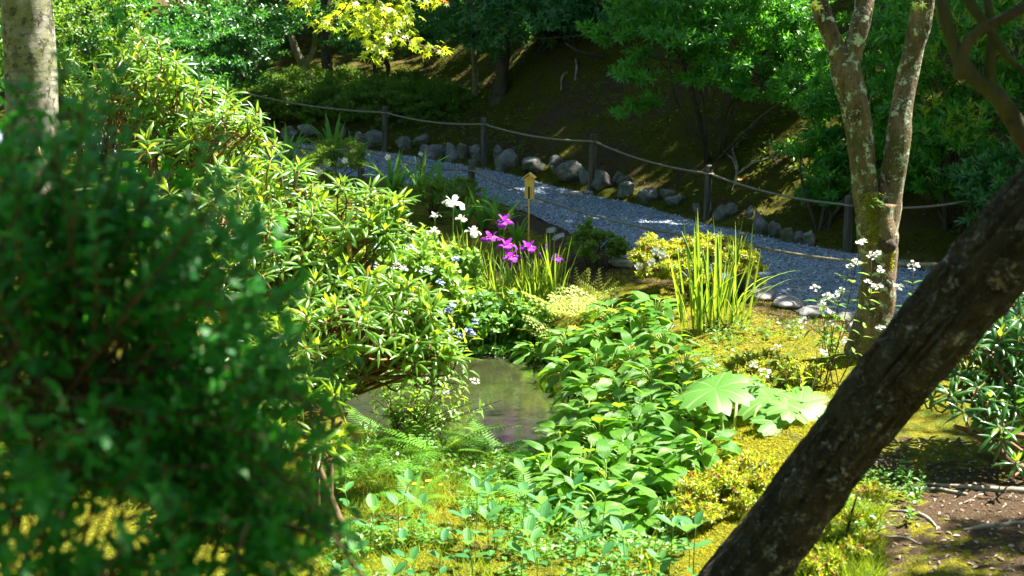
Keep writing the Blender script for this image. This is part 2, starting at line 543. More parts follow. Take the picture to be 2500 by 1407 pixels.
# ------------------------------------------------------------------ materials
def ground_mat():
    m, nt, out = new_mat('moss_and_soil')
    tc = node(nt, 'ShaderNodeTexCoord').outputs['Object']
    big = node(nt, 'ShaderNodeTexNoise', {'Vector': tc, 'Scale': 1.1, 'Detail': 6.0, 'Roughness': .65}).outputs[0]
    mid = node(nt, 'ShaderNodeTexNoise', {'Vector': tc, 'Scale': 9.0, 'Detail': 6.0, 'Roughness': .7}).outputs[0]
    fine = node(nt, 'ShaderNodeTexNoise', {'Vector': tc, 'Scale': 90.0, 'Detail': 4.0, 'Roughness': .75}).outputs[0]
    at_ = node(nt, 'ShaderNodeAttribute', attribute_name='soil').outputs['Fac']
    moss = ramp(nt, fine, [(.3, (.04, .052, .003)), (.5, (.22, .20, .009)), (.68, (.44, .37, .018))]).outputs[0]
    moss2 = ramp(nt, fine, [(.3, (.02, .05, .005)), (.7, (.16, .21, .015))]).outputs[0]
    moss = mixc(nt, ramp(nt, mid, [(.42, (0, 0, 0)), (.6, (1, 1, 1))]).outputs[0], moss, moss2)
    shade_fac = node(nt, 'ShaderNodeAttribute', attribute_name='slope_shade').outputs['Fac']
    moss_shaded = ramp(nt, fine, [(.3, (.018, .024, .003)), (.5, (.07, .072, .006)), (.72, (.19, .17, .012))]).outputs[0]  # same moss in darker tones, the slope's shade put into the colour
    moss = mixc(nt, shade_fac, moss, moss_shaded)
    soil = ramp(nt, fine, [(.3, (.03, .018, .009)), (.55, (.11, .07, .038)), (.75, (.27, .19, .12))]).outputs[0]
    f = mth(nt, 'ADD', mth(nt, 'MULTIPLY', mth(nt, 'SUBTRACT', big, .5), 2.2), at_)
    f = mth(nt, 'ADD', f, mth(nt, 'MULTIPLY', mth(nt, 'SUBTRACT', mid, .5), 1.6))
    f = ramp(nt, f, [(.42, (0, 0, 0)), (.58, (1, 1, 1))]).outputs[0]
    col = mixc(nt, f, moss, soil)
    h = mth(nt, 'ADD', mth(nt, 'MULTIPLY', mid, .6), fine)
    bp = node(nt, 'ShaderNodeBump', {'Height': h, 'Strength': 1.0, 'Distance': .05})
    bs = node(nt, 'ShaderNodeBsdfPrincipled', {'Base Color': col, 'Roughness': .95, 'Specular IOR Level': .15, 'Normal': bp.outputs[0]})
    nt.links.new(bs.outputs[0], out.inputs[0])
    return m
def gravel_mat():
    m, nt, out = new_mat('crushed_grey_gravel')
    tc = node(nt, 'ShaderNodeTexCoord').outputs['Object']
    v = node(nt, 'ShaderNodeTexVoronoi', {'Vector': tc, 'Scale': 42.0, 'Randomness': 1.0})
    v2 = node(nt, 'ShaderNodeTexVoronoi', {'Vector': tc, 'Scale': 95.0})
    s = node(nt, 'ShaderNodeSeparateColor', {0: v.outputs['Color']}).outputs[0]
    s2 = node(nt, 'ShaderNodeSeparateColor', {0: v2.outputs['Color']}).outputs[0]
    big = node(nt, 'ShaderNodeTexNoise', {'Vector': tc, 'Scale': 1.5, 'Detail': 5.0}).outputs[0]
    col = ramp(nt, s, [(0, (.07, .105, .16)), (.5, (.18, .25, .34)), (.85, (.30, .38, .48)), (1, (.48, .56, .66))]).outputs[0]
    col2 = ramp(nt, s2, [(0, (.09, .125, .17)), (1, (.34, .42, .52))]).outputs[0]
    col = mixc(nt, .4, col, col2)
    col = mixc(nt, ramp(nt, big, [(.55, (0, 0, 0)), (.8, (.5, .5, .5))]).outputs[0], col, (.16, .15, .13))
    h = mth(nt, 'ADD', mth(nt, 'SUBTRACT', 1.0, v.outputs['Distance']), mth(nt, 'MULTIPLY', mth(nt, 'SUBTRACT', 1.0, v2.outputs['Distance']), .5))
    bp = node(nt, 'ShaderNodeBump', {'Height': h, 'Strength': 1.0, 'Distance': .02})
    bs = node(nt, 'ShaderNodeBsdfPrincipled', {'Base Color': col, 'Roughness': .75, 'Specular IOR Level': .35, 'Normal': bp.outputs[0]})
    nt.links.new(bs.outputs[0], out.inputs[0])
    return m
def water_mat():
    m, nt, out = new_mat('murky_pond_water')
    tc = node(nt, 'ShaderNodeTexCoord').outputs['Object']
    n1 = node(nt, 'ShaderNodeTexNoise', {'Vector': tc, 'Scale': 7.0, 'Detail': 3.0}).outputs[0]
    n2 = node(nt, 'ShaderNodeTexNoise', {'Vector': node(nt, 'ShaderNodeMapping', {0: tc, 3: (1.0, 3.0, 1.0)}).outputs[0], 'Scale': 22.0, 'Detail': 2.0}).outputs[0]
    bp = node(nt, 'ShaderNodeBump', {'Height': mth(nt, 'ADD', n1, mth(nt, 'MULTIPLY', n2, .3)), 'Strength': .10, 'Distance': .03})
    sil = ramp(nt, n1, [(.3, (.014, .018, .007)), (.7, (.026, .030, .012))]).outputs[0]
    bs = node(nt, 'ShaderNodeBsdfPrincipled', {'Base Color': sil, 'Roughness': .03, 'IOR': 1.36, 'Specular IOR Level': .9, 'Normal': bp.outputs[0]})
    nt.links.new(bs.outputs[0], out.inputs[0])
    return m
def rock_mat():
    m, nt, out = new_mat('weathered_garden_stone')
    tc = node(nt, 'ShaderNodeTexCoord').outputs['Object']
    oi = node(nt, 'ShaderNodeObjectInfo').outputs['Random']
    off = node(nt, 'ShaderNodeVectorMath', {0: tc, 1: node(nt, 'ShaderNodeCombineXYZ', {0: mth(nt, 'MULTIPLY', oi, 37.0), 1: mth(nt, 'MULTIPLY', oi, 11.0)}).outputs[0]}).outputs[0]
    a = node(nt, 'ShaderNodeTexNoise', {'Vector': off, 'Scale': 9.0, 'Detail': 8.0, 'Roughness': .7}).outputs[0]
    b = node(nt, 'ShaderNodeTexNoise', {'Vector': off, 'Scale': 60.0, 'Detail': 4.0, 'Roughness': .7}).outputs[0]
    col = ramp(nt, a, [(.3, (.05, .047, .04)), (.5, (.15, .145, .13)), (.7, (.36, .355, .34))]).outputs[0]
    col = mixc(nt, mth(nt, 'MULTIPLY', oi, .25), col, (.30, .31, .33))
    col = mixc(nt, ramp(nt, b, [(.4, (0, 0, 0)), (.75, (.6, .6, .6))]).outputs[0], col, (.06, .06, .05))
    ge = node(nt, 'ShaderNodeNewGeometry')
    up = node(nt, 'ShaderNodeSeparateXYZ', {0: ge.outputs['Normal']}).outputs[2]
    c = node(nt, 'ShaderNodeTexNoise', {'Vector': off, 'Scale': 5.0, 'Detail': 5.0, 'Roughness': .7}).outputs[0]
    gm = mth(nt, 'MULTIPLY', ramp(nt, c, [(.5, (0, 0, 0)), (.62, (1, 1, 1))]).outputs[0], mth(nt, 'LESS_THAN', up, .75))
    col = mixc(nt, mth(nt, 'MULTIPLY', gm, .8), col, (.07, .085, .015))
    bp = node(nt, 'ShaderNodeBump', {'Height': mth(nt, 'ADD', a, mth(nt, 'MULTIPLY', b, .4)), 'Strength': .9, 'Distance': .03})
    bs = node(nt, 'ShaderNodeBsdfPrincipled', {'Base Color': col, 'Roughness': .85, 'Specular IOR Level': .3, 'Normal': bp.outputs[0]})
    nt.links.new(bs.outputs[0], out.inputs[0])
    return m
def bark_mat(name, dark, light, lichen=None, lich_amt=.5, moss=None, moss_amt=.5, scale=14.0, stretch=(1, 1, .35), bump=.8, bands=False, plates=False):
    m, nt, out = new_mat(name)
    tc = node(nt, 'ShaderNodeTexCoord').outputs['Object']
    vec = node(nt, 'ShaderNodeMapping', {0: tc, 3: stretch}).outputs[0]
    a = node(nt, 'ShaderNodeTexNoise', {'Vector': vec, 'Scale': scale, 'Detail': 8.0, 'Roughness': .7}).outputs[0]
    b = node(nt, 'ShaderNodeTexNoise', {'Vector': tc, 'Scale': scale * 5, 'Detail': 4.0}).outputs[0]
    col = ramp(nt, a, [(.33, dark), (.62, light)]).outputs[0]
    h = mth(nt, 'ADD', a, mth(nt, 'MULTIPLY', b, .35))
    if plates:                            # flaking plates, each of its own weathered tone
        wob = node(nt, 'ShaderNodeTexNoise', {'Vector': tc, 'Scale': 16.0, 'Detail': 6.0, 'Roughness': .7}).outputs[1]
        pv = node(nt, 'ShaderNodeVectorMath', {0: vec, 1: node(nt, 'ShaderNodeVectorMath', {0: wob, 'Scale': .16}, operation='SCALE').outputs[0]}).outputs[0]
        vo = node(nt, 'ShaderNodeTexVoronoi', {'Vector': pv, 'Scale': 30.0})
        ve = node(nt, 'ShaderNodeTexVoronoi', {'Vector': pv, 'Scale': 30.0}, feature='DISTANCE_TO_EDGE').outputs['Distance']
        tone = node(nt, 'ShaderNodeSeparateColor', {0: vo.outputs['Color']}).outputs[0]
        pc = ramp(nt, tone, [(0, tuple(v * .4 for v in light)), (.45, tuple(v * .9 for v in light)), (.7, (.19, .16, .135)), (.88, (.33, .33, .33))]).outputs[0]
        em = ramp(nt, ve, [(.0, (0, 0, 0)), (.3, (1, 1, 1))]).outputs[0]
        col = mixc(nt, mth(nt, 'MULTIPLY', em, .75), col, pc)
        h = mth(nt, 'ADD', h, mth(nt, 'MULTIPLY', em, 1.2))
    if moss:
        g = node(nt, 'ShaderNodeTexNoise', {'Vector': tc, 'Scale': 3.5, 'Detail': 5.0, 'Roughness': .65}).outputs[0]
        gf = ramp(nt, g, [(1 - moss_amt - .06, (0, 0, 0)), (1 - moss_amt + .08, (1, 1, 1))]).outputs[0]
        col = mixc(nt, mth(nt, 'MULTIPLY', gf, .85), col, moss)
    if lichen:
        v = node(nt, 'ShaderNodeTexNoise', {'Vector': tc, 'Scale': 15.0, 'Detail': 7.0, 'Roughness': .78}).outputs[0]
        lf = ramp(nt, v, [(1 - lich_amt, (0, 0, 0)), (1 - lich_amt + .03, (1, 1, 1))]).outputs[0]
        lc = mixc(nt, b, tuple(k * .8 for k in lichen), tuple(min(1, k * 1.15) for k in lichen))
        col = mixc(nt, lf, col, lc)
        h = mth(nt, 'ADD', h, mth(nt, 'MULTIPLY', lf, .5))
    if bands:
        wv = node(nt, 'ShaderNodeTexNoise', {'Vector': node(nt, 'ShaderNodeMapping', {0: tc, 3: (1.2, 1.2, 16)}).outputs[0], 'Scale': 3.0, 'Detail': 5.0}).outputs[0]
        col = mixc(nt, ramp(nt, wv, [(.56, (0, 0, 0)), (.64, (.8, .8, .8))]).outputs[0], col, (.12, .11, .09))
    bp = node(nt, 'ShaderNodeBump', {'Height': h, 'Strength': bump, 'Distance': .02})
    bs = node(nt, 'ShaderNodeBsdfPrincipled', {'Base Color': col, 'Roughness': .9, 'Specular IOR Level': .25, 'Normal': bp.outputs[0]})
    nt.links.new(bs.outputs[0], out.inputs[0])
    return m

M = {}
M['ground'] = ground_mat()
M['gravel'] = gravel_mat()
M['water'] = water_mat()
M['rock'] = rock_mat()
M['flat_rock'] = plain_mat('pale_flat_stone', (.15, .14, .125), (.36, .34, .32), 7, .85, .7, .02)
M['post'] = plain_mat('weathered_wood_post', (.035, .032, .025), (.14, .125, .10), 30, .85, .7, .01, stretch=(1, 1, .08))
M['rope'] = plain_mat('hemp_rope', (.13, .11, .08), (.30, .26, .19), 60, .9, .4, .004)
M['new_wood'] = plain_mat('fresh_yellow_wood', (.55, .34, .09), (.72, .48, .15), 30, .6, .2, .003, stretch=(6, 6, .3))
M['char'] = plain_mat('dark_slot_wood', (.012, .01, .008), (.03, .025, .018), 30, .8, .3, .003)
M['bamboo'] = plain_mat('bamboo', (.45, .27, .07), (.62, .42, .14), 12, .45, .1, .002)
M['white'] = plain_mat('white_tag_paint', (.7, .72, .74), (.82, .82, .82), 20, .5, .1, .002)
M['bark_dark'] = bark_mat('dark_bark', (.022, .017, .012), (.09, .07, .05), moss=(.05, .06, .008), moss_amt=.42)
M['bark_pale'] = bark_mat('pale_dappled_bark', (.09, .075, .05), (.30, .26, .19), moss=(.10, .11, .02), moss_amt=.45)
M['bark_lichen'] = bark_mat('lichen_covered_bark', (.03, .020, .010), (.22, .155, .085), lichen=(.42, .48, .31), lich_amt=.47, moss=(.07, .065, .012), moss_amt=.44, bump=1.0)
M['bark_smooth'] = bark_mat('smooth_grey_white_bark', (.10, .09, .06), (.36, .34, .28), lichen=(.06, .06, .035), lich_amt=.47, moss=(.14, .15, .04), moss_amt=.5, scale=6, stretch=(1, 1, 1), bump=.4, bands=True)
M['bark_plate'] = bark_mat('rough_plated_bark', (.010, .007, .005), (.11, .08, .055), lichen=(.30, .31, .31), lich_amt=.36, moss=(.06, .06, .015), moss_amt=.38, scale=13, stretch=(.72, 1, .62), bump=1.0, plates=True)
M['twig'] = plain_mat('brown_twig', (.05, .03, .015), (.16, .10, .05), 30, .8, .3, .004)
M['red_twig'] = plain_mat('reddish_twig', (.10, .05, .02), (.24, .13, .05), 30, .7, .3, .004)
M['root'] = plain_mat('grey_root', (.10, .08, .06), (.34, .29, .23), 16, .85, .6, .01)
M['stem'] = leaf_mat('green_stem', [(.10, .22, .03), (.14, .26, .04)], (.2, .4, .04), .15, .5)
M['pale_stem'] = leaf_mat('pale_green_stem', [(.22, .34, .07), (.26, .38, .09)], (.3, .5, .08), .15, .5)
M['rhodo'] = leaf_mat('rhododendron_leaf', [(.03, .11, .014), (.06, .17, .018), (.12, .24, .02)], (.40, .64, .022), .38, .34, .42, rib=(.26, .32, .06), old=(.50, .27, .03), old_frac=.022, under=(.13, .16, .04))
M['rhodo_young'] = leaf_mat('young_rhododendron_leaf', [(.12, .25, .02), (.20, .34, .03)], (.48, .65, .03), .40, .35, .5, rib=(.3, .4, .08))
M['rhodo_dark'] = leaf_mat('dark_rhododendron_leaf', [(.012, .07, .014), (.025, .11, .018), (.04, .15, .02)], (.18, .42, .025), .28, .28, .6, rib=(.12, .2, .05), old=(.5, .3, .02), old_frac=.01)
M['hosta'] = leaf_mat('hosta_leaf', [(.04, .15, .014), (.075, .21, .017), (.12, .27, .022)], (.33, .68, .025), .42, .40, .36, veins=9)
M['bush'] = leaf_mat('dark_foreground_leaf', [(.012, .10, .022), (.024, .16, .03), (.055, .23, .026)], (.10, .60, .03), .40, .48, .3, old=(.30, .22, .03), old_frac=.006)
M['camellia'] = leaf_mat('glossy_evergreen_leaf', [(.012, .085, .020), (.022, .125, .024), (.045, .17, .024)], (.12, .42, .03), .34, .32, .6)
M['fresh'] = leaf_mat('fresh_green_leaf', [(.025, .14, .016), (.05, .22, .018), (.085, .29, .02)], (.20, .60, .025), .40, .36, .5)
M['yellow_green'] = leaf_mat('yellow_green_leaf', [(.10, .20, .012), (.18, .28, .014)], (.45, .60, .02), .45, .4, .45)
M['hedge'] = leaf_mat('small_hedge_leaf', [(.035, .12, .014), (.065, .17, .016), (.13, .20, .018)], (.28, .48, .02), .38, .45, .4)
M['azalea'] = leaf_mat('green_azalea_leaf', [(.04, .13, .012), (.08, .19, .015), (.15, .24, .018)], (.35, .55, .02), .38, .42, .45, old=(.25, .07, .02), old_frac=.03)
M['gold'] = leaf_mat('golden_azalea_leaf', [(.10, .20, .015), (.20, .30, .02), (.30, .33, .028)], (.60, .66, .03), .40, .42, .45, old=(.40, .11, .03), old_frac=.10)
M['hydr'] = leaf_mat('hydrangea_leaf', [(.07, .19, .02), (.12, .26, .025), (.18, .32, .03)], (.45, .66, .04), .42, .45, .4, rib=(.2, .34, .06))
M['heart'] = leaf_mat('bank_cover_leaf', [(.035, .14, .018), (.06, .19, .02), (.12, .28, .022)], (.34, .58, .03), .36, .42, .45)
M['iris'] = leaf_mat('iris_blade', [(.08, .21, .03), (.13, .28, .03), (.18, .33, .035)], (.48, .68, .04), .45, .4, .4, veins=6)
M['lily'] = leaf_mat('arching_blade', [(.04, .19, .035), (.08, .27, .04), (.13, .32, .04)], (.30, .62, .06), .40, .38, .5, veins=5)
M['fern'] = leaf_mat('fern_frond', [(.07, .26, .02), (.11, .32, .025), (.17, .36, .03)], (.50, .66, .04), .45, .5, .3)
M['osmunda'] = leaf_mat('pale_royal_fern', [(.22, .32, .05), (.30, .38, .07), (.38, .42, .10)], (.66, .70, .10), .45, .5, .3)
M['seed'] = leaf_mat('blue_green_seedling_leaf', [(.03, .14, .045), (.05, .18, .055), (.07, .21, .04)], (.22, .55, .08), .36, .5, .22, veins=4, vein_s=.2)
M['umbrella'] = leaf_mat('umbrella_leaf', [(.07, .20, .03), (.12, .27, .05)], (.38, .60, .07), .36, .5, .3, rib=(.20, .34, .10))
M['maple'] = leaf_mat('maple_leaf', [(.13, .25, .012), (.22, .32, .014), (.30, .34, .016)], (.60, .72, .018), .50, .42, .4, old=(.5, .14, .02), old_frac=.006)
M['grass'] = leaf_mat('grass_blade', [(.05, .15, .012), (.10, .19, .014), (.18, .22, .016)], (.38, .50, .02), .4, .5, .3)
M['moss_tuft'] = leaf_mat('moss_tuft', [(.20, .21, .010), (.34, .31, .016), (.14, .22, .014)], (.60, .56, .02), .35, .7, .2)
M['slope_moss'] = leaf_mat('shade_darkened_moss', [(.05, .065, .006), (.10, .10, .01)], (.2, .2, .01), .3, .8, .2)  # darker copy of the front moss tufts, with shade put into its colour
M['purple'] = leaf_mat('purple_petal', [(.20, .015, .36), (.30, .025, .44), (.40, .05, .50)], (.40, .03, .56), .42, .5, .3, veins=7)
M['petal_white'] = leaf_mat('white_petal', [(.72, .72, .66), (.82, .82, .78)], (.80, .82, .66), .35, .5, .3, veins=7)
M['petal_blue'] = leaf_mat('pale_blue_petal', [(.22, .32, .70), (.36, .44, .78), (.55, .56, .82)], (.4, .5, .85), .35, .5, .3)
M['petal_lilac'] = leaf_mat('lilac_white_petal', [(.62, .58, .72), (.78, .74, .80)], (.75, .72, .80), .35, .5, .3)
M['yellow'] = plain_mat('yellow_flower', (.75, .45, .01), (.85, .6, .02), 20, .6, .1, .002)
M['bud'] = leaf_mat('dark_purple_bud', [(.10, .01, .20), (.2, .03, .3)], (.3, .05, .4), .3, .5)
M['dead'] = leaf_mat('fallen_leaf', [(.38, .16, .02), (.5, .26, .04), (.28, .14, .05)], (.5, .25, .03), .25, .6, .3)
M['litter'] = leaf_mat('leaf_litter', [(.12, .08, .05), (.30, .23, .16), (.42, .36, .30)], (.3, .22, .12), .2, .6, .35)

# ------------------------------------------------------------------ ground, path, pond
def build_ground():
    xs = np.concatenate([np.linspace(-70, -9, 40)[:-1], np.linspace(-9, -4, 50)[:-1], np.linspace(-4, 4.6, 190)[:-1], np.linspace(4.6, 9, 40)[:-1], np.linspace(9, 70, 40)])
    ys = np.concatenate([np.linspace(-25, 4.5, 40)[:-1], np.linspace(4.5, 15, 230)[:-1], np.linspace(15, 26, 110)[:-1], np.linspace(26, 120, 50)])
    X, Y = np.meshgrid(xs, ys)
    Z = H(X, Y)
    nx, ny = len(xs), len(ys)
    V = np.stack([X, Y, Z], -1).reshape(-1, 3)
    i = np.arange(ny - 1)[:, None] * nx
    j = np.arange(nx - 1)[None, :]
    Q = np.stack([i + j, i + j + 1, i + nx + j + 1, i + nx + j], -1).reshape(-1, 4)
    me = np_mesh('ground', V, [Q], None, (M['ground'],))
    # bare soil: trampled strip along the near side of the path, and under the trees on the right
    fe, ne = far_edge(X), near_edge(X)
    soil = 0.25 + 0 * X
    d = ne - Y
    soil += .75 * np.exp(-((d - .45) / .5) ** 2) * sstep(-.5, .2, X)
    soil += .55 * np.exp(-(((X - .35) / .6) ** 2 + ((Y - 12.6) / .8) ** 2))
    soil += .50 * np.exp(-(((X - 2.8) / 1.2) ** 2 + ((Y - 6.5) / 1.0) ** 2))
    soil -= .25 * np.exp(-(((X - 1.9) / .6) ** 2 + ((Y - 8.9) / .9) ** 2))
    soil += .12 * sstep(.2, .8, Y - fe) + .15 * sstep(.2, .8, Y - fe) * np.exp(-((X - .9) / 1.2) ** 2)
    soil += .5 * sstep(.12, -.02, pond_sd(X, Y))
    a = me.attributes.new('soil', 'FLOAT', 'POINT')
    a.data.foreach_set('value', soil.astype(np.float32).ravel())
    a = me.attributes.new('slope_shade', 'FLOAT', 'POINT')
    a.data.foreach_set('value', (.85 * sstep(-.2, .4, Y - fe)).astype(np.float32).ravel())  # where shade is painted into the moss, beyond the far path edge
    o = part('ground', me, None, kind='structure')
build_ground()

def build_path():
    xs = np.linspace(-12, 9, 260)
    n = 40
    ne, fe = near_edge(xs), far_edge(xs)
    wob = 0.05 * vnoise(np.stack([xs, xs * 0, xs * 0], -1), 3.0)
    t = np.linspace(0, 1, n)
    Y = (ne + wob)[:, None] * (1 - t) + (fe + wob)[:, None] * t
    X = np.broadcast_to(xs[:, None], Y.shape)
    P = np.stack([X, Y, 0 * X], -1)
    Z = 0.004 + 0.014 * np.sin(PI * t)[None, :] + 0.006 * fbm(P, 3.0, 3)
    V = np.stack([X, Y, Z], -1).reshape(-1, 3)
    i = np.arange(len(xs) - 1)[:, None] * n
    j = np.arange(n - 1)[None, :]
    Q = np.stack([i + j, i + n + j, i + n + j + 1, i + j + 1], -1).reshape(-1, 4)
    part('gravel_path', np_mesh('gravel_path', V, [Q], None, (M['gravel'],)), None, kind='structure')
    # loose chippings lying on it
    k = 16000
    x = rng.uniform(-4, 4.5, k)
    s = rng.random(k)
    y = near_edge(x) * (1 - s) + far_edge(x) * s + rng.normal(0, .05, k)
    z = 0.004 + 0.014 * np.sin(PI * np.clip(s, 0, 1)) + .004
    S = rng.uniform(.007, .017, k)
    T = (np.array([[1, 0, .1], [-.5, .85, 0], [-.5, -.8, .15], [.1, .1, .9], [.6, .6, .45]]), [np.array([[0, 1, 3], [1, 2, 3], [2, 0, 3], [0, 4, 3], [4, 1, 3]])], np.zeros((5, 2)))
    mb = stamp(MB(), T, frames(np.stack([x, y, z], 1), rdir(k, -.3, .3), rdir(k, .6, 1), S))
    m, nt, out = new_mat('loose_chippings')
    r = node(nt, 'ShaderNodeNewGeometry').outputs['Random Per Island']
    col = ramp(nt, r, [(0, (.08, .10, .13)), (.6, (.23, .27, .33)), (1, (.52, .55, .58))]).outputs[0]
    nt.links.new(node(nt, 'ShaderNodeBsdfPrincipled', {'Base Color': col, 'Roughness': .8}).outputs[0], out.inputs[0])
    o = part('loose_gravel', mb.mesh('loose_gravel', (m,), smooth=False), None, kind='stuff')
    tag(o, 'loose blue-grey chippings scattered over the garden path', 'gravel')
build_path()

def build_water():
    lo, hi = POND.min(0) - .15, POND.max(0) + .15
    xs = np.linspace(lo[0], hi[0], 24); ys = np.linspace(lo[1], hi[1], 24)
    X, Y = np.meshgrid(xs, ys)
    V = np.stack([X, Y, X * 0 + WATER_Z], -1).reshape(-1, 3)
    i = np.arange(23)[:, None] * 24; j = np.arange(23)[None]
    Q = np.stack([i + j, i + j + 1, i + 25 + j, i + 24 + j], -1).reshape(-1, 4)
    part('pond_water', np_mesh('pond_water', V, [Q], None, (M['water'],)), None, kind='structure')
build_water()

# ------------------------------------------------------------------ stones
_bm = bmesh.new()
bmesh.ops.create_icosphere(_bm, subdivisions=4, radius=1.0)
ICO_V = np.array([v.co[:] for v in _bm.verts])
ICO_F = np.array([[v.index for v in f.verts] for f in _bm.faces])
_bm.free()
_bm = bmesh.new()
bmesh.ops.create_icosphere(_bm, subdivisions=2, radius=1.0)
LUMP_V = np.array([v.co[:] for v in _bm.verts])
LUMP_F = np.array([[v.index for v in f.verts] for f in _bm.faces])
_bm.free()
def rock_mesh(name, wx, wy, wz, mat, flat=False, rough=.10):
    U = ICO_V
    r = np.full(len(U), 1.15)
    Nn = rdir(13)
    dd = rng.uniform(.52, .95, 13)
    if flat:
        Nn = np.vstack([Nn, [[0.03, 0.02, 1.0]]]); dd = np.append(dd, .55)
    for n_, d_ in zip(Nn, dd):
        c = U @ nrm(n_)
        q = np.where(c > .12, d_ / np.maximum(c, .12), 9)
        r = -np.log(np.exp(-55 * r) + np.exp(-55 * q)) / 55
    off = rng.random(3) * 40
    P = U * r[:, None]
    P = P * (1 + rough * fbm(U + off, 2.2, 4))[:, None]
    P = P / np.abs(P).max(0)
    P = P * np.array([wx, wy, wz]) / 2
    return np_mesh(name, P, [ICO_F], None, (mat,), True)
ORD = ['first', 'second', 'third', 'fourth', 'fifth', 'sixth', 'seventh', 'eighth', 'ninth', 'tenth', 'eleventh', 'twelfth', 'thirteenth', 'fourteenth', 'fifteenth', 'sixteenth']

far_posts = [(940, 260, 376), (1184, 287, 405), (1442, 327, 466), (1726, 403, 534), (2068, 478, 616)]
# (px centre, py centre, width px, height px, look)
far_stones = [(707, 330, 42, 26, 'rounded grey'), (753, 328, 44, 26, 'rounded grey'), (831, 322, 26, 40, 'upright dark'), (880, 346, 32, 30, 'small grey'), (915, 350, 50, 42, 'large rounded'),
              (987, 357, 42, 34, 'mossy-topped'), (1026, 351, 36, 26, 'pale-topped'), (1037, 374, 28, 30, 'small dark'), (1068, 374, 50, 42, 'large dark'), (1103, 381, 44, 44, 'blocky grey'), (1132, 374, 30, 32, 'narrow grey'),
              (1160, 372, 34, 30, 'mossy-topped'), (1168, 391, 30, 34, 'rounded grey'), (1219, 378, 26, 24, 'small grey'), (1243, 398, 60, 50, 'large pale grey'), (1305, 411, 68, 30, 'long low'),
              (1361, 407, 38, 34, 'tilted grey'), (1395, 427, 66, 44, 'broad lichen-spotted'), (1424, 440, 28, 32, 'small tilted'), (1475, 446, 56, 40, 'large brown-grey'), (1510, 440, 26, 18, 'half-buried pale'),
              (1525, 452, 36, 18, 'flat pale'), (1525, 472, 40, 26, 'jagged pale'), (1580, 484, 46, 34, 'mossy slanted'), (1631, 480, 38, 22, 'flat-topped pale'), (1649, 496, 48, 30, 'pitted pale'), (1704, 521, 22, 26, 'half-buried grey'),
              (1758, 530, 36, 34, 'cracked grey'), (1782, 520, 34, 20, 'low grey'), (1830, 526, 18, 20, 'small round'), (1853, 552, 34, 56, 'tall upright'), (1891, 570, 32, 34, 'square-shouldered'), (1923, 585, 36, 42, 'rounded grey'),
              (1950, 588, 32, 36, 'rounded grey'), (1977, 592, 38, 32, 'smooth oval'), (2195, 657, 54, 24, 'low flat'), (2262, 662, 54, 30, 'low flat')]
cnt = {}
for px, py, wpx, hpx, look in sorted(far_stones):
    base = ground(px, py + hpx / 2 - 3)
    m_ = mpp(base[1])
    wz = hpx * m_ * 1.15 + .06
    p = base + np.array([0, wpx * m_ * .30, wz * .30])
    p[0] *= p[1] / base[1]
    k = sum(1 for q in far_posts if q[0] < px)
    cnt[k] = cnt.get(k, 0) + 1
    where = 'in the row left of the first far post' if k == 0 else f'right of the {ORD[k-1]} far post'
    lab = f'{look} edging stone, {ORD[cnt[k]-1]} ' + where
    o = part('edging_stone', rock_mesh('edging_stone', wpx * m_ * 1.22, wpx * m_ * rng.uniform(.8, 1.05), wz * 1.05, M['rock']))
    o.location = p
    o.rotation_euler = (rng.normal(0, .08), rng.normal(0, .08), rng.normal(0, .25))
    tag(o, lab, 'stone', 'stones edging the far side of the gravel path')
near_stones = [(1345, 567, 26, 12, 'small pale flat stone at the path edge just right of the bamboo stake'), (1368, 582, 32, 18, 'white sunlit stone at the path edge left of the green azalea'),
               (1523, 640, 62, 26, 'flat pale stone on the path edge between the two azaleas'), (1856, 718, 70, 34, 'dark-mottled flat stone at the path edge right of the golden azalea'),
               (1920, 742, 90, 34, 'long pale stone second in the sunlit path edge right of the golden azalea'), (1994, 766, 104, 30, 'widest flat pale stone at the sunlit near edge of the path'),
               (2062, 775, 50, 22, 'pale flat stone at the path edge just left of the lichen-covered trunk'), (2084, 800, 36, 30, 'stubby pale stone touching the foot of the lichen-covered trunk')]
for px, py, wpx, hpx, lab in near_stones:
    p = atz(px, py, .02)
    m_ = mpp(p[1])
    o = part('border_stone', rock_mesh('border_stone', wpx * m_ * 1.1, hpx * m_ / .23 * .85, .13, M['flat_rock'], True, .07))
    o.location = (p[0], p[1], .03)
    o.rotation_euler = (rng.normal(0, .03), rng.normal(0, .03), -.5 + rng.normal(0, .15))
    tag(o, lab, 'stone', 'flat stones along the near side of the gravel path')
for px, py, wpx, hpx, lab in [(1275, 505, 40, 10, 'dusty flat stepping stone set in the gravel behind the wooden plant sign'), (1317, 493, 54, 12, 'flat stepping stone set in gravel just right of the wooden plant sign'),
                              (1372, 483, 40, 9, 'gravel-dusted stepping stone in the middle of the stone line across the path'), (1406, 475, 46, 12, 'pale flat stepping stone near the far edge of the path'),
                              (1439, 467, 28, 12, 'small round stepping stone at the foot of the third far post'), (1560, 632, 40, 10, 'sun-bleached flat stone in the gravel right of the green azalea')]:
    p = atz(px, py, .02)
    m_ = mpp(p[1])
    o = part('stepping_stone', rock_mesh('stepping_stone', wpx * m_ * 1.05, hpx * m_ / .18, .09, M['flat_rock'], True, .06))
    o.location = (p[0], p[1], .012)
    o.rotation_euler = (0, 0, rng.normal(0, .3))
    tag(o, lab, 'stone', 'stepping stones laid across the gravel path')

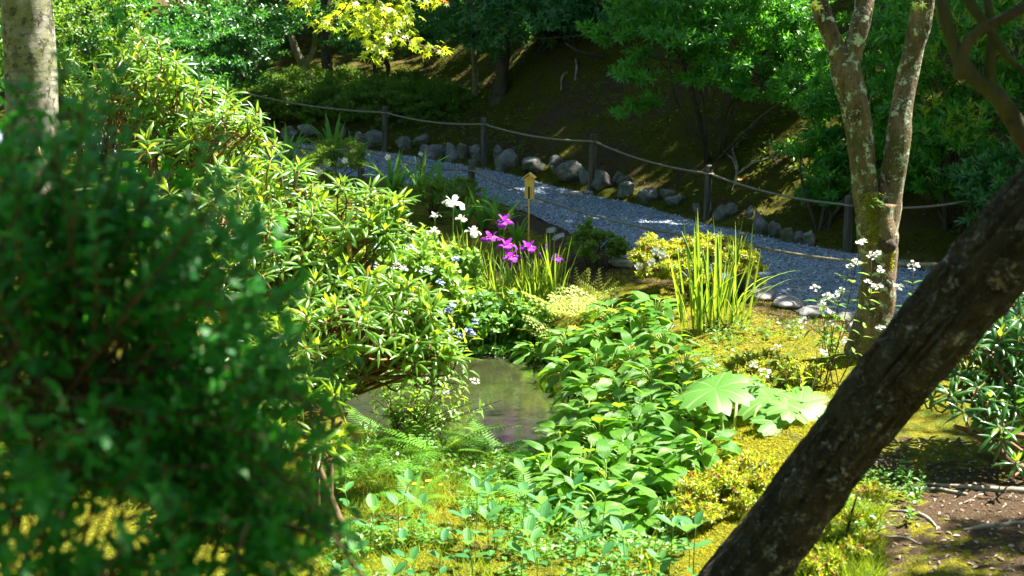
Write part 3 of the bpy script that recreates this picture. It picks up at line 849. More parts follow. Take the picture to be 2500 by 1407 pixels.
# ------------------------------------------------------------------ rope fences
def post_mesh(p, h, r, lean):
    z = np.array([-.25, 0, .1, .25, .4, h - .035, h - .012, h])
    rr = r * np.array([1.05, 1.04, 1.02, 1.0, .99, .98, .93, .74])
    pts = np.stack([p[0] + lean[0] * z, p[1] + lean[1] * z, p[2] + z], 1)
    pts = np.vstack([pts]); 
    zz = np.linspace(0, 1, 26)
    k = np.interp(zz * (len(z) - 1), np.arange(len(z)), np.arange(len(z)))
    pts2 = np.stack([np.interp(k, np.arange(len(z)), pts[:, i]) for i in range(3)], 1)
    rr2 = np.interp(k, np.arange(len(z)), rr)
    V, polys, UV = tube(pts2, rr2, 18, True)
    th = np.arctan2(V[:, 1] - p[1], V[:, 0] - p[0])
    g = 1 + .035 * np.sin(th * 5 + p[0] * 9) + .05 * vnoise(np.stack([th * 2.2, V[:, 2] * 1.2, th * 0 + p[0]], 1), 1.6)
    V[:, 0] = pts2[:, 0].mean() + (V[:, 0] - pts2[:, 0].mean()) * g
    V[:, 1] = pts2[:, 1].mean() + (V[:, 1] - pts2[:, 1].mean()) * g
    return np_mesh('post', V, polys, UV, (M['post'],))
def rope_mesh(a, b, sag, r=.011, ra=.05, rb=.05):
    a = np.asarray(a, float); b = np.asarray(b, float)
    n = int(np.linalg.norm(b - a) * 60) + 8
    t = np.linspace(0, 1, n)[:, None]
    c = a * (1 - t) + b * t - np.array([0, 0, 1.0]) * sag * 4 * t * (1 - t)
    T = nrm(np.gradient(c, axis=0)); A = nrm(np.cross(T, [0, 0, 1.0])); B = np.cross(T, A)
    mb = MB()
    L = np.linalg.norm(b - a)
    for k in range(3):
        ph = t * L * 85 + k * 2.094
        mb.tube(c + (A * np.cos(ph) + B * np.sin(ph)) * r * .55, r * .62, 5, True)
    return mb.mesh('rope', (M['rope'],))
def loop_mesh(p, z, r):
    th = np.linspace(0, 2 * PI * 1.02, 24)
    return MB().tube(np.stack([p[0] + r * np.cos(th), p[1] + r * np.sin(th), z + .006 * np.sin(th * .5)], 1), .011, 6).mesh('rope_loop', (M['rope'],))
def fence(label, group, posts, spans, hh):
    root = thing('rope_fence', label, 'fence', (posts[0][0], posts[0][1], 0), group)
    tops = []
    for k, (p, h) in enumerate(zip(posts, hh)):
        ln = (rng.normal(0, .02), rng.normal(0, .02))
        r = rng.uniform(.036, .043)
        part('post', post_mesh(p, h, r, ln), root)
        z = p[2] + h - .09
        q = np.array([p[0] + ln[0] * h, p[1] + ln[1] * h, z])
        part('rope_loop', loop_mesh(q, z, r + .009), root)
        tops.append(q)
    for i, j, sag in spans:
        a, b = tops[i].copy(), tops[j].copy()
        d = nrm(b - a)
        part('rope', rope_mesh(a + d * .05, b - d * .05, sag), root)
fp, fh = [], []
for px, top, bot in far_posts:
    p = ground(px, bot); y = p[1]
    t = at(px, top, y)
    fp.append(p); fh.append(t[2] - p[2])
xl = at(620, 272, 22.3); xl = onland((xl[0] - .9, 22.6)); fp.insert(0, xl); fh.insert(0, .66)
e1 = at(2395, 600, 12.25); fp.append(onland(e1)); fh.append(.66)
fence('weathered posts with a sagging rope along the far, shaded side of the gravel path', 'rope fences beside the path', fp, [(k, k + 1, .05 if k else .10) for k in range(len(fp) - 1)], fh)
npst, nh = [], []
for px, top in [(625, 325), (880, 345), (1150, 398), (1815, 570)]:
    y = {625: 18.6, 880: 17.4, 1150: 16.3, 1815: 11.4}[px]
    t = at(px, top, y)
    p = onland(t); p[2] = max(p[2], -.02)
    npst.append(p); nh.append(t[2] - p[2])
q = at(2330, 700, 9.9); npst.append(onland(q)); nh.append(.6)
fence('rope fence along the near path edge, behind the plant sign and golden azalea', 'rope fences beside the path', npst, [(0, 1, .06), (1, 2, .06), (2, 3, .12), (3, 4, .05)], nh)

# ------------------------------------------------------------------ plant signs
def plant_sign():
    y = 12.75
    b = at(1290, 655, y); b[2] = float(H(b[0], b[1])) 
    c = at(1293, 459, y)
    s = mpp(y)
    root = thing('plant_sign', 'little yellow wooden sign with a gabled roof on a bamboo stake behind the irises', 'sign', b)
    mb = MB()
    hw, hh, th = 11.5 * s, 27 * s, .028
    z0, z1, zr = c[2] - hh, c[2] + hh - .012, c[2] + hh + .02
    rz = rad(-18)
    Rm = np.array(Matrix.Rotation(rz, 3, 'Z'))
    V = np.array([[x, yy, z] for yy in (-th / 2, th / 2) for x, z in ((-hw, z0 - c[2]), (hw, z0 - c[2]), (hw, z1 - c[2]), (0, zr - c[2]), (-hw, z1 - c[2]))])
    F5 = np.array([[0, 1, 2, 3, 4], [9, 8, 7, 6, 5]])
    F4 = np.array([[0, 5, 6, 1], [1, 6, 7, 2], [2, 7, 8, 3], [3, 8, 9, 4], [4, 9, 5, 0]])
    mb.add(V @ Rm.T + c, [F5, F4])
    part('board', mb.mesh('board', (M['new_wood'],), False), root)
    for sgn in (-1, 1):
        r = MB()
        L = .075
        a = math.atan2(.032, hw)
        cc = np.array([sgn * hw * .62, -.004, (zr + z1) / 2 - c[2] + .012])
        V = np.array([[i * L / 2, j * .036, k * .004] for i in (-1, 1) for j in (-1, 1) for k in (-1, 1)])
        Ry = np.array(Matrix.Rotation(sgn * a, 3, 'Y'))
        Q = np.array([[0, 1, 3, 2], [4, 6, 7, 5], [0, 4, 5, 1], [2, 3, 7, 6], [0, 2, 6, 4], [1, 5, 7, 3]])
        r.add((V @ Ry.T + cc) @ Rm.T + c, [Q])
        part('roof_board', r.mesh('roof_board', (M['new_wood'],), False), root)
    f = Rm @ np.array([0, -th / 2 - .006, 0])
    part('slot', MB().box(c + f + np.array([0, 0, -hh * .42]), (.013, .008, hh * 1.1), rz).mesh('slot', (M['char'],), False), root)
    zs = np.linspace(b[2] - .15, z0 + .004, 34)
    rr = .0085 + .0016 * (np.abs((zs * 9) % 1 - .5) < .06)
    pts = np.stack([np.full(34, c[0]) + f[0] + .004 * (zs - zs[-1]), np.full(34, c[1] + f[1]), zs], 1)
    part('stake', MB().tube(pts, rr, 10).mesh('stake', (M['bamboo'],)), root)
plant_sign()
def plant_tag():
    y = 17.0
    t = at(1028, 378, y)
    b = onland(t)
    root = thing('plant_tag', 'thin wooden marker with a small slanted white plate beside the path', 'sign', b)
    part('stake', MB().box((t[0], y, (t[2] + b[2]) / 2 - .05), (.035, .018, t[2] - b[2] + .1)).mesh('stake', (M['bark_pale'],), False), root)
    part('plate', MB().box((t[0] - .003, y - .012, t[2] + .01), (.055, .006, .04), 0, 0, 0, .5).mesh('plate', (M['white'],), False), root)
plant_tag()

# ------------------------------------------------------------------ trees: trunk, branches, crown
def px_path(pts, n=20):
    """[(px, py, distance, width px)] to smooth points and radii"""
    P = np.array([np.append(at(a, b, c), d * mpp(c) / 2) for a, b, c, d in pts])
    Q = curve(P, n)
    return Q[:, :3], np.maximum(Q[:, 3], .003)
def trunk_mesh(name, pts, rr, mat, n=14, bump=.12, bf=7.0):
    return MB().tube(pts, rr, n, True, 0, bump, bf).mesh(name, (mat,))
def crown_mesh(name, ells, n_tw, k, Ts, mat, L=.16, th=(35, 90), up=.5, inner=.5, zmin=-.6, clumps=0, cr=.3, S=(.7, 1.2), droop=0.05):
    if clumps:
        cP, cO = shell_points(ells, clumps, inner, zmin)
        per = max(1, n_tw // len(cP))
        D = rdir(len(cP) * per, -.6, 1)
        R = cr * rng.uniform(.65, 1.3, len(cP)).repeat(per)
        P = cP.repeat(per, 0) + D * (R * rng.random(len(D)) ** .4)[:, None] * np.array([1, 1, .5])
        A = nrm(D * np.array([1, 1, .7]) + cO.repeat(per, 0) * .6 + np.array([0, 0, .25]) + rng.normal(0, .2, D.shape))
    else:
        P, O = shell_points(ells, n_tw, inner, zmin)
        A = nrm(O + np.array([0, 0, .3]) + rng.normal(0, .35, P.shape))
    Mx = twig_leaves(P, A, k, L, th, up, S, droop)
    mb = MB()
    stamp_mix(mb, Ts, Mx)
    return mb.mesh(name, (mat,)), P
def branch_to(root, a, b, r0, r1, mat, name='branch', wob=.08, n=12):
    a = np.asarray(a, float); b = np.asarray(b, float)
    L = np.linalg.norm(b - a)
    mid = (a + b) / 2 + rng.normal(0, wob * L, 3) + np.array([0, 0, .10 * L])
    return part(name, trunk_mesh(name, curve([a, mid, b], n), np.linspace(r0, r1, n), mat, 7, .08), root)

HEX_S = [hex_T(.075, .032, .3, .2), hex_T(.06, .030, .35, .1), hex_T(.085, .034, .2, .3)]
HEX_M = [hex_T(.11, .05, .3, .2), hex_T(.095, .045, .35, .3)]
DIA_B = [hex_T(.20, .11, .3, .2), hex_T(.24, .12, .2, .3)]
DIA_T = [diamond_T(.032, .014), diamond_T(.026, .013, .3, .2)]

def tree(name, label, cat, trunk, ells, n_tw, mat, bark, k=9, Ts=None, clumps=60, cr=.35, group='evergreen trees on the shaded slope', nb=5, extra=(), L=.16, **kw):
    Q, rr = px_path(trunk, 18)
    base = onland(Q[0])
    Q = np.vstack([[base - np.array([0, 0, .25])], [base + np.array([0, 0, .02])], Q[1:]])
    rr = np.concatenate([[rr[0] * 1.35], [rr[0] * 1.15], rr[1:]])
    root = thing(name, label, cat, base, group)
    part('trunk', trunk_mesh('trunk', Q, rr, bark, 12), root)
    for ex in extra:
        q, r = px_path(ex, 12)
        part('branch', trunk_mesh('branch', q, r, bark, 8), root)
    cm, cP = crown_mesh('crown', ells, n_tw, k, Ts or HEX_S, mat, L=L, clumps=clumps, cr=cr, **kw)
    for q in cP[rng.choice(len(cP), nb)]:
        s = Q[rng.integers(len(Q) // 2, len(Q))]
        branch_to(root, s, s + (q - s) * .9, rr[-1] * .5, .008, bark)
    part('crown', cm, root, kind='stuff')
    return root
def E(px, py, d, rx, ry, rz):
    return tuple(at(px, py, d)) + (rx, ry, rz)

# the trees whose trunks stand on the shaded bank behind the far fence
tree('evergreen_tree', 'slim tree with a pale sunlit trunk behind the left end of the clipped azalea bank', 'tree', [(620, 196, 25, 20), (618, 130, 25, 19), (630, 40, 25, 17), (640, -80, 25, 14)],
     [E(620, 40, 24.5, 1.2, 1.0, .7), E(560, -60, 25, 1.5, 1.4, .9)], 520, M['camellia'], M['bark_pale'])
tree('evergreen_tree', 'mossy tree with a curved forked trunk catching sun behind the azalea bank', 'tree', [(748, 186, 24.5, 30), (735, 150, 24.5, 22), (718, 110, 24.5, 17), (700, 50, 24.5, 14), (690, -60, 24.5, 11)],
     [E(760, 60, 24, 1.0, .9, .5), E(720, -30, 24, 1.3, 1.2, .8)], 520, M['camellia'], M['bark_pale'], extra=[[(742, 165, 24.5, 16), (765, 120, 24.5, 13), (770, 40, 24.4, 10)]])
tree('evergreen_tree', 'thick dark upright trunk tree left of the hanging maple spray', 'tree', [(800, 192, 23.5, 30), (797, 120, 23.5, 26), (795, 20, 23.5, 25), (790, -200, 23.5, 22), (780, -420, 23.6, 14)],
     [E(840, 70, 23, 1.0, .8, .42), E(780, -560, 24, 2.3, 2.2, 1.3)], 560, M['camellia'], M['bark_dark'], nb=6)
tree('evergreen_tree', 'low dark tree with twin curved trunks right below the yellow maple leaves', 'tree', [(918, 192, 23, 14), (915, 150, 23, 13), (905, 90, 23, 11), (890, 0, 23, 9)],
     [E(930, 100, 22.6, .75, .7, .32), E(1000, 60, 22.8, .8, .8, .4), E(950, -20, 23, 1.2, 1.1, .6)], 560, M['camellia'], M['bark_dark'], extra=[[(940, 196, 23, 14), (948, 165, 23, 12), (935, 140, 23, 11), (920, 100, 23, 8)]])
tree('evergreen_tree', 'slender tree with a streaky half-lit trunk left of the thick dark stump-like trunk', 'tree', [(1159, 246, 21, 18), (1160, 190, 21, 15), (1156, 120, 21, 13), (1150, 20, 21, 11), (1140, -80, 21, 9)],
     [E(1120, 90, 20.6, .8, .6, .45), E(1050, 60, 21, .9, .8, .55), E(1180, -40, 21, 1.1, 1.0, .6)], 560, M['camellia'], M['bark_pale'])
tree('evergreen_tree', 'stout dark trunk tree with a flared base on the bank above the second far post', 'tree', [(1222, 262, 20.5, 46), (1224, 215, 20.5, 36), (1228, 150, 20.5, 31), (1232, 40, 20.5, 28), (1240, -220, 20.6, 24), (1250, -460, 20.7, 14)],
     [E(1290, 80, 20, .95, .8, .42), E(1200, 70, 20.1, .8, .8, .42), E(1230, 10, 20.4, 1.1, .9, .6), E(1250, -560, 20.5, 2.2, 2.1, 1.2)], 640, M['camellia'], M['bark_dark'], nb=6)
tree('evergreen_tree', 'leaning dark tree with a low side limb reaching left over the moss slope', 'tree', [(1538, 215, 19.5, 26), (1530, 160, 19.5, 20), (1500, 100, 19.6, 17), (1480, 20, 19.7, 14), (1470, -80, 19.8, 11)],
     [E(1400, 50, 19.5, 1.0, .8, .40), E(1540, 60, 19.2, .7, .7, .42), E(1310, 20, 19.8, .9, .7, .4), E(1430, -40, 19.8, 1.3, 1.2, .6)], 640, M['camellia'], M['bark_dark'], extra=[[(1528, 175, 19.5, 14), (1480, 140, 19.4, 12), (1420, 130, 19.3, 9), (1380, 105, 19.3, 6)]])
tree('evergreen_tree', 'straight dark trunk tree behind the leaning tree and the bright green shrub', 'tree', [(1560, 165, 20.5, 30), (1556, 100, 20.5, 27), (1555, 0, 20.5, 25), (1560, -250, 20.5, 21), (1570, -450, 20.5, 13)],
     [E(1560, -540, 20.5, 2.2, 2.0, 1.2), E(1620, 20, 20.6, .8, .7, .35)], 560, M['camellia'], M['bark_dark'], nb=6)

# taller trees up the hill; their crowns close over the bank and shade the path
tall = sorted([(5.2, 15.0, 1.4), (4.3, 17.0, 1.4), (7.5, 13.4, 1.8), (3.2, 19.6, 2.1), (1.2, 21.5, 1.7), (-2.0, 26.5, 2.2), (7.6, 19.6, 1.7), (9.3, 15.5, 2.2), (5.0, 20.5, 2.3), (3.0, 23.5, 2.4), (8.5, 19.5, 2.4), (-5.0, 27.5, 2.2), (9.2, 12.0, 1.7), (6.5, 23.0, 2.4)], key=lambda q: q[0] / q[1])
for k, (x, y, r) in enumerate(tall):
    h = 6.1 + .25 * math.sin(k * 2.1)
    lab = f'tall evergreen standing up the shaded hill, {ORD[k]} from the left among the tall trees'
    b = onland((x, y))
    root = thing('evergreen_tree', lab, 'tree', b, 'evergreen trees on the shaded slope')
    z = np.linspace(-.3, h, 14)
    pts = np.stack([x + .12 * np.sin(z * .8 + k), y + .1 * np.cos(z * .6 + k), b[2] + z], 1)
    part('trunk', trunk_mesh('trunk', pts, np.linspace(.16, .06, 14), M['bark_dark'], 10), root)
    ells = [(x, y, b[2] + h, r, r, 1.15), (x - .7, y - .3, b[2] + h - .8, r * .7, r * .7, .7)]
    cm, cP = crown_mesh('crown', ells, 880, 7, DIA_B, M['camellia'], L=.35, clumps=100, cr=.55, inner=.2, zmin=-.8)
    for q in cP[rng.choice(len(cP), 6)]:
        s = pts[rng.integers(8, 13)]
        branch_to(root, s, q, .04, .012, M['bark_dark'])
    part('crown', cm, root, kind='stuff')

# understorey shrubs that fill the back of the bank
for px, py, d, rx, rz, lab, mt in [(-60, 60, 19, 1.3, 1.1, 'dark evergreen shrub at the left edge behind the white trunk', 'camellia'), (180, 110, 18, 1.1, .8, 'yellow-flecked green shrub just right of the white trunk', 'hedge'),
                                   (300, 40, 19, 1.0, .8, 'sun-flecked shrub high behind the top of the rhododendron', 'camellia'), (440, 110, 21, 1.0, .8, 'dark leafy shrub behind the topmost rhododendron shoots', 'camellia'), (560, 90, 22.5, .8, .6, 'deep green shrub left of the slim pale trunk', 'camellia'),
                                   (860, 20, 27, 1.6, .9, 'deep shaded shrub beyond the hanging maple spray', 'camellia'), (1080, 10, 25, 1.4, .9, 'deep shaded shrub beyond the slender streaky trunk', 'camellia'), (1350, 20, 23.5, 1.3, .8, 'deep shaded shrub high between the stout trunk and the leaning tree', 'camellia'),
                                   (660, 60, 28, 1.8, 1.0, 'deep shaded shrub far behind the curved mossy trunk', 'camellia'), (1440, 25, 20.3, .95, .45, 'shaded evergreen shrub hanging over the moss slope above the third far post', 'camellia'), (1290, 10, 20.9, .95, .48, 'shaded evergreen shrub right of the stout flared trunk', 'camellia'), (1700, 0, 21.5, 1.2, .7, 'deep shaded shrub high behind the bright green shrub', 'camellia')]:
    c = at(px, py, d)
    b = onland(c)
    root = thing('evergreen_shrub', lab, 'shrub', b, 'evergreen shrubs under the trees')
    cm, cP = crown_mesh('crown', [tuple(c) + (rx, rx * .8, rz), (c[0], c[1], (c[2] + b[2]) / 2, rx * .8, rx * .6, max(.3, (c[2] - b[2]) * .6))], 620, 9, HEX_S, M[mt], clumps=70, cr=.3, inner=.4)
    part('crown', cm, root, kind='stuff')
    for q in cP[rng.choice(len(cP), 5)]:
        branch_to(root, b - np.array([0, 0, .1]), q, .03, .006, M['bark_dark'], 'stem')

def wood_and_sky_screen():
    mb = MB()
    n = 5200
    x = rng.uniform(-17, 17, n)
    y = 30 + rng.normal(0, 1.3, n)
    z = H(x, y) + rng.random(n) ** .8 * 9.5
    P = [np.stack([x, y, z], 1)]
    # unseen leaf ring added at the sides and behind viewer to cut sky light
    m_ = 8200
    a = np.radians(rng.uniform(112, 428, m_))
    r = 13.5 + rng.normal(0, 1.0, m_) + 2.5 * np.sin(a)
    x = r * np.cos(a); y = 9 + r * 1.15 * np.sin(a)
    P.append(np.stack([x, y, .8 + rng.random(m_) ** .8 * 11.0], 1))
    P = np.concatenate(P)
    P += 0.9 * np.stack([fbm(P, .7, 2), fbm(P + 9, .7, 2), fbm(P + 20, .7, 2)], 1)
    inw = nrm(np.stack([-P[:, 0], 9 - P[:, 1], 0 * P[:, 0]], 1))
    stamp_mix(mb, DIA_B, twig_leaves(P, nrm(rdir(len(P)) + inw * .6 + np.array([0, 0, .4])), 8, .45, (35, 90), .4, (1.0, 1.7)))
    o = part('woodland_and_sky_screen', mb.mesh('woodland_and_sky_screen', (M['camellia'],)), None, kind='stuff')
    tag(o, 'dark mass of woodland closing off the view behind the slope, plus an unseen ring added to cut sky light', 'woodland')
wood_and_sky_screen()

# ------------------------------------------------------------------ broad shrubs on the right of the bank
def stem_shrub(name, label, cat, base, ells, n_tw, k, Ts, mat, bark, stems, group=None, clumps=70, cr=.22, L=.10, th=(35, 80), up=.4, parts_n=0, **kw):
    root = thing(name, label, cat, base, group)
    cP, cO = shell_points(ells, clumps, .45, -.7)
    per = max(1, n_tw // len(cP))
    D = rdir(len(cP) * per, -.5, 1)
    R = cr * rng.uniform(.6, 1.3, len(cP)).repeat(per)
    P = cP.repeat(per, 0) + D * (R * rng.random(len(D)) ** .4)[:, None] * np.array([1, 1, .5])
    A = nrm(D * np.array([1, 1, .7]) + cO.repeat(per, 0) * .6 + np.array([0, 0, .35]) + rng.normal(0, .2, D.shape))
    Mx = twig_leaves(P, A, k, L, th, up, **kw)
    if parts_n:
        leaf_parts(root, Ts, Mx, mat, n_parts=parts_n)
    else:
        mb = MB(); stamp_mix(mb, Ts, Mx)
        part('crown', mb.mesh('crown', (mat,)), root, kind='stuff')
    pk = cP[rng.choice(len(cP), stems)]
    for q in pk:
        branch_to(root, base + np.append(rng.normal(0, .05, 2), -.08), q, .022, .006, bark, 'stem', .1)
    mb = MB()
    for q in cP[rng.choice(len(cP), min(len(cP), 40), replace=False)]:
        s = pk[np.argmin(((pk - q) ** 2).sum(1))]
        s = base + (s - base) * rng.uniform(.6, .95)
        mb.tube(curve([s, (s + q) / 2 + rng.normal(0, .04, 3), q], 7), np.linspace(.007, .003, 7), 5)
    part('twigs', mb.mesh('twigs', (bark,)), root, kind='stuff')
    return root
PIERIS = [leaf_T(.088, .028, 'obl', 2, 3, .3, .5), leaf_T(.075, .025, 'obl', 2, 3, .2, .3)]
b = ground(1735, 385)
stem_shrub('broad_shrub', 'bright green spreading shrub with thin dark stems on the bank above the fourth far post', 'shrub', b,
           [E(1800, 90, 15.6, .95, .6, .55), E(1600, 262, 15.3, .40, .3, .13), E(1640, 110, 15.8, .50, .5, .38), E(1880, 190, 15.3, .45, .4, .36), E(1700, 20, 16, .8, .6, .4), E(1930, 60, 15.4, .5, .5, .5), E(1730, 190, 15.4, .45, .4, .12), E(1530, 60, 16, .45, .4, .35), E(1980, 200, 15, .4, .4, .5), E(1930, 380, 14.8, .16, .2, .14), E(1560, 180, 15.6, .35, .3, .14)],
           2900, 8, PIERIS, M['fresh'], M['bark_dark'], 11, clumps=230, cr=.17)
b = ground(2010, 560)
stem_shrub('broad_shrub', 'dense green shrub just left of and behind the lichen-covered trunk', 'shrub', b,
           [E(2010, 370, 14, .28, .3, .30), E(2030, 250, 14.2, .25, .3, .3), E(2150, 210, 14.0, .4, .4, .8), E(2150, 420, 13.8, .3, .3, .35), E(2020, 460, 13.9, .25, .25, .25)], 1700, 8, PIERIS, M['fresh'], M['bark_dark'], 7, clumps=150, cr=.16)
b = ground(2320, 560)
stem_shrub('broad_shrub', 'glossy shrub with bright young shoots between the lichen trunk and the leaning trunk', 'shrub', b,
           [E(2330, 130, 13.2, .75, .6, .55), E(2330, 330, 12.8, .40, .4, .26), E(2260, 250, 13.2, .35, .4, .5), E(2450, 250, 13.0, .5, .5, .6), E(2240, 430, 13, .25, .3, .25), E(2400, 460, 12.9, .45, .4, .3), E(2300, 60, 13.4, .9, .6, .5)], 2300, 8, PIERIS, M['fresh'], M['bark_dark'], 9, clumps=200, cr=.16)
def young_shoots(root, pts, mat, Ts, k=7, L=.05, S=(.7, 1.1)):
    P = np.array(pts)
    Mx = twig_leaves(P, nrm(np.array([[0, -.3, 1.0]]) + rng.normal(0, .35, P.shape)), k, L, (25, 65), .3, S)
    mb = MB(); stamp_mix(mb, Ts, Mx)
    part('young_leaves', mb.mesh('young_leaves', (mat,)), root, kind='stuff')
r_ = [o for o in COL.objects if o.get('label', '').startswith('glossy shrub')][0]
young_shoots(r_, [at(2310 + rng.uniform(-60, 90), 300 + rng.uniform(-60, 60), 12.35) for _ in range(26)] + [at(rng.uniform(2230, 2500), rng.uniform(0, 150), 12.5) for _ in range(40)], M['yellow_green'], PIERIS)
b = ground(2450, 640)
stem_shrub('broad_shrub', 'dark leafy shrub at the right edge behind the leaning trunk', 'shrub', b, [E(2470, 470, 12, .45, .4, .4), E(2390, 420, 12.3, .2, .3, .2)], 500, 8, PIERIS, M['camellia'], M['bark_dark'], 6, clumps=60, cr=.15)
b = ground(2010, 545)

# ------------------------------------------------------------------ clipped azaleas
def azalea(label, ells, base, n, mat, Ts=None, clumps=60, cr=.07, k=8, L=.05, bark='bark_dark', flowers=(), group='azalea mounds', name='azalea', S=(.7, 1.2), stems=10, sub='low azalea'):
    root = thing(name, label, 'azalea', base, group)
    cm, cP = crown_mesh('crown', ells, n, k, Ts or DIA_T, M[mat], L=L, th=(30, 75), up=.4, inner=.6, zmin=-.45, clumps=clumps, cr=cr, S=S)
    part('crown', cm, root, kind='stuff')
    for q in cP[rng.choice(len(cP), stems)]:
        branch_to(root, base + np.append(rng.normal(0, .03, 2), -.06), base + (q - base) * .93, .010, .003, M[bark], 'stem', .06, 8)
    for f in flowers:
        mb = MB()
        n_ = np.array(nrm(CAM - f + np.array([0, 0, 1.5])))
        U, W = perp(n_[None]); U, W = U[0], W[0]
        a = np.arange(5) * 1.257
        D = U * np.cos(a)[:, None] + W * np.sin(a)[:, None]
        stamp(mb, leaf_T(.038, .030, 'petal', 3, 3, -.1, .6), frames(np.repeat(f[None], 5, 0), D * .9 + n_ * .4, np.repeat(n_[None], 5, 0), 1.0))
        part('flower', mb.mesh('flower', (M['petal_white'],)), root, kind='stuff')
    return root
for px, py, d, rx, rz, lab in [(590, 268, 22.3, .75, .42, 'dark clipped azalea mound at the left end of the bank behind the far rope'), (705, 262, 22.5, .85, .45, 'clipped azalea mound, second from the left along the far bank'),
                               (830, 262, 22.0, .85, .48, 'clipped azalea mound, third from the left along the far bank'), (950, 262, 21.4, .75, .50, 'clipped azalea mound behind the first post of the far fence'),
                               (1065, 262, 21.0, .62, .46, 'sun-touched azalea mound at the right end of the far bank'), (760, 215, 23.6, 1.2, .34, 'rearmost clipped azalea mound at the feet of the dark trunks'), (990, 220, 22.6, .8, .3, 'rear azalea mound below the twin curved trunks')]:
    c = at(px, py, d)
    azalea(lab, [tuple(c) + (rx, rx * .8, rz)], onland(c), 1700, 'hedge', clumps=170, cr=.13, k=7, L=.07, group='clipped azaleas along the far bank', Ts=[diamond_T(.045, .020), diamond_T(.036, .018, .3, .2)])
c = at(1452, 604, 12.35)
azalea('small dark green azalea beside the gravel right of the wooden plant sign', [tuple(c) + (.27, .26, .145), E(1435, 572, 12.4, .11, .12, .11), E(1500, 610, 12.35, .13, .14, .09)], onland(c), 820, 'azalea', clumps=90, cr=.05, L=.045)
c = at(1700, 648, 11.35)
azalea('golden sunlit azalea mound with a few white flowers behind the tall iris blades', [E(1720, 650, 11.25, .46, .38, .19), E(1600, 640, 11.2, .20, .26, .17), E(1590, 598, 11.3, .11, .12, .07), E(1815, 650, 11.2, .17, .22, .17), E(1700, 625, 11.4, .36, .3, .17)], onland(c), 3300, 'gold', clumps=260, cr=.055, L=.045,
       flowers=[at(1600, 613, 10.98), at(1560, 650, 10.98), at(1590, 640, 10.94), at(1616, 622, 11.0)])
c = at(1775, 1215, 6.95)
azalea('yellow-green azalea tucked under the leaning trunk right of the hostas', [E(1780, 1215, 6.95, .25, .25, .155), E(1700, 1250, 6.8, .12, .14, .10), E(1850, 1160, 7.1, .14, .15, .11)], onland(c), 1300, 'gold', clumps=130, cr=.05, L=.045, Ts=[leaf_T(.032, .012, 'obl', 2, 3, .3, .4), leaf_T(.026, .011, 'obl', 2, 3, .3, .2)])
c = at(2065, 1330, 6.2)
azalea('bright azalea to the right of the foot of the leaning trunk', [E(2060, 1330, 6.2, .16, .18, .14), E(2130, 1230, 6.3, .07, .09, .09), E(2010, 1400, 6.0, .12, .14, .1)], onland(c), 700, 'gold', clumps=80, cr=.045, L=.04, Ts=[leaf_T(.030, .011, 'obl', 2, 3, .3, .4), leaf_T(.026, .011, 'obl', 2, 3, .3, .2)])
c = at(1890, 905, 8.9)
azalea('thin sprawling golden azalea between the hostas and the lichen-covered trunk', [E(1880, 900, 8.9, .26, .22, .09), E(1960, 930, 8.8, .16, .18, .10), E(1830, 950, 8.6, .13, .15, .08)], onland(c), 1150, 'gold', clumps=130, cr=.05, L=.05, stems=16)
c = at(1050, 478, 14.6)
azalea('dark green azalea ball behind the white irises', [tuple(c) + (.30, .28, .18)], onland(c), 700, 'azalea', clumps=80, cr=.07, L=.05)
c = at(812, 385, 16.2)
azalea('rounded deep green azalea with tiny white blooms among the arching blades', [tuple(c) + (.40, .35, .24), E(775, 420, 16, .25, .25, .2)], onland(c), 1000, 'azalea', clumps=100, cr=.08, L=.05, flowers=[at(775, 415, 15.72), at(782, 420, 15.72), at(842, 392, 15.8), at(947, 384, 15.8)])
c = at(1120, 470, 15.2)
azalea('low dark azalea at the path edge by the near fence post', [tuple(c) + (.22, .22, .16)], onland(c), 420, 'azalea', clumps=50, cr=.07, L=.05)

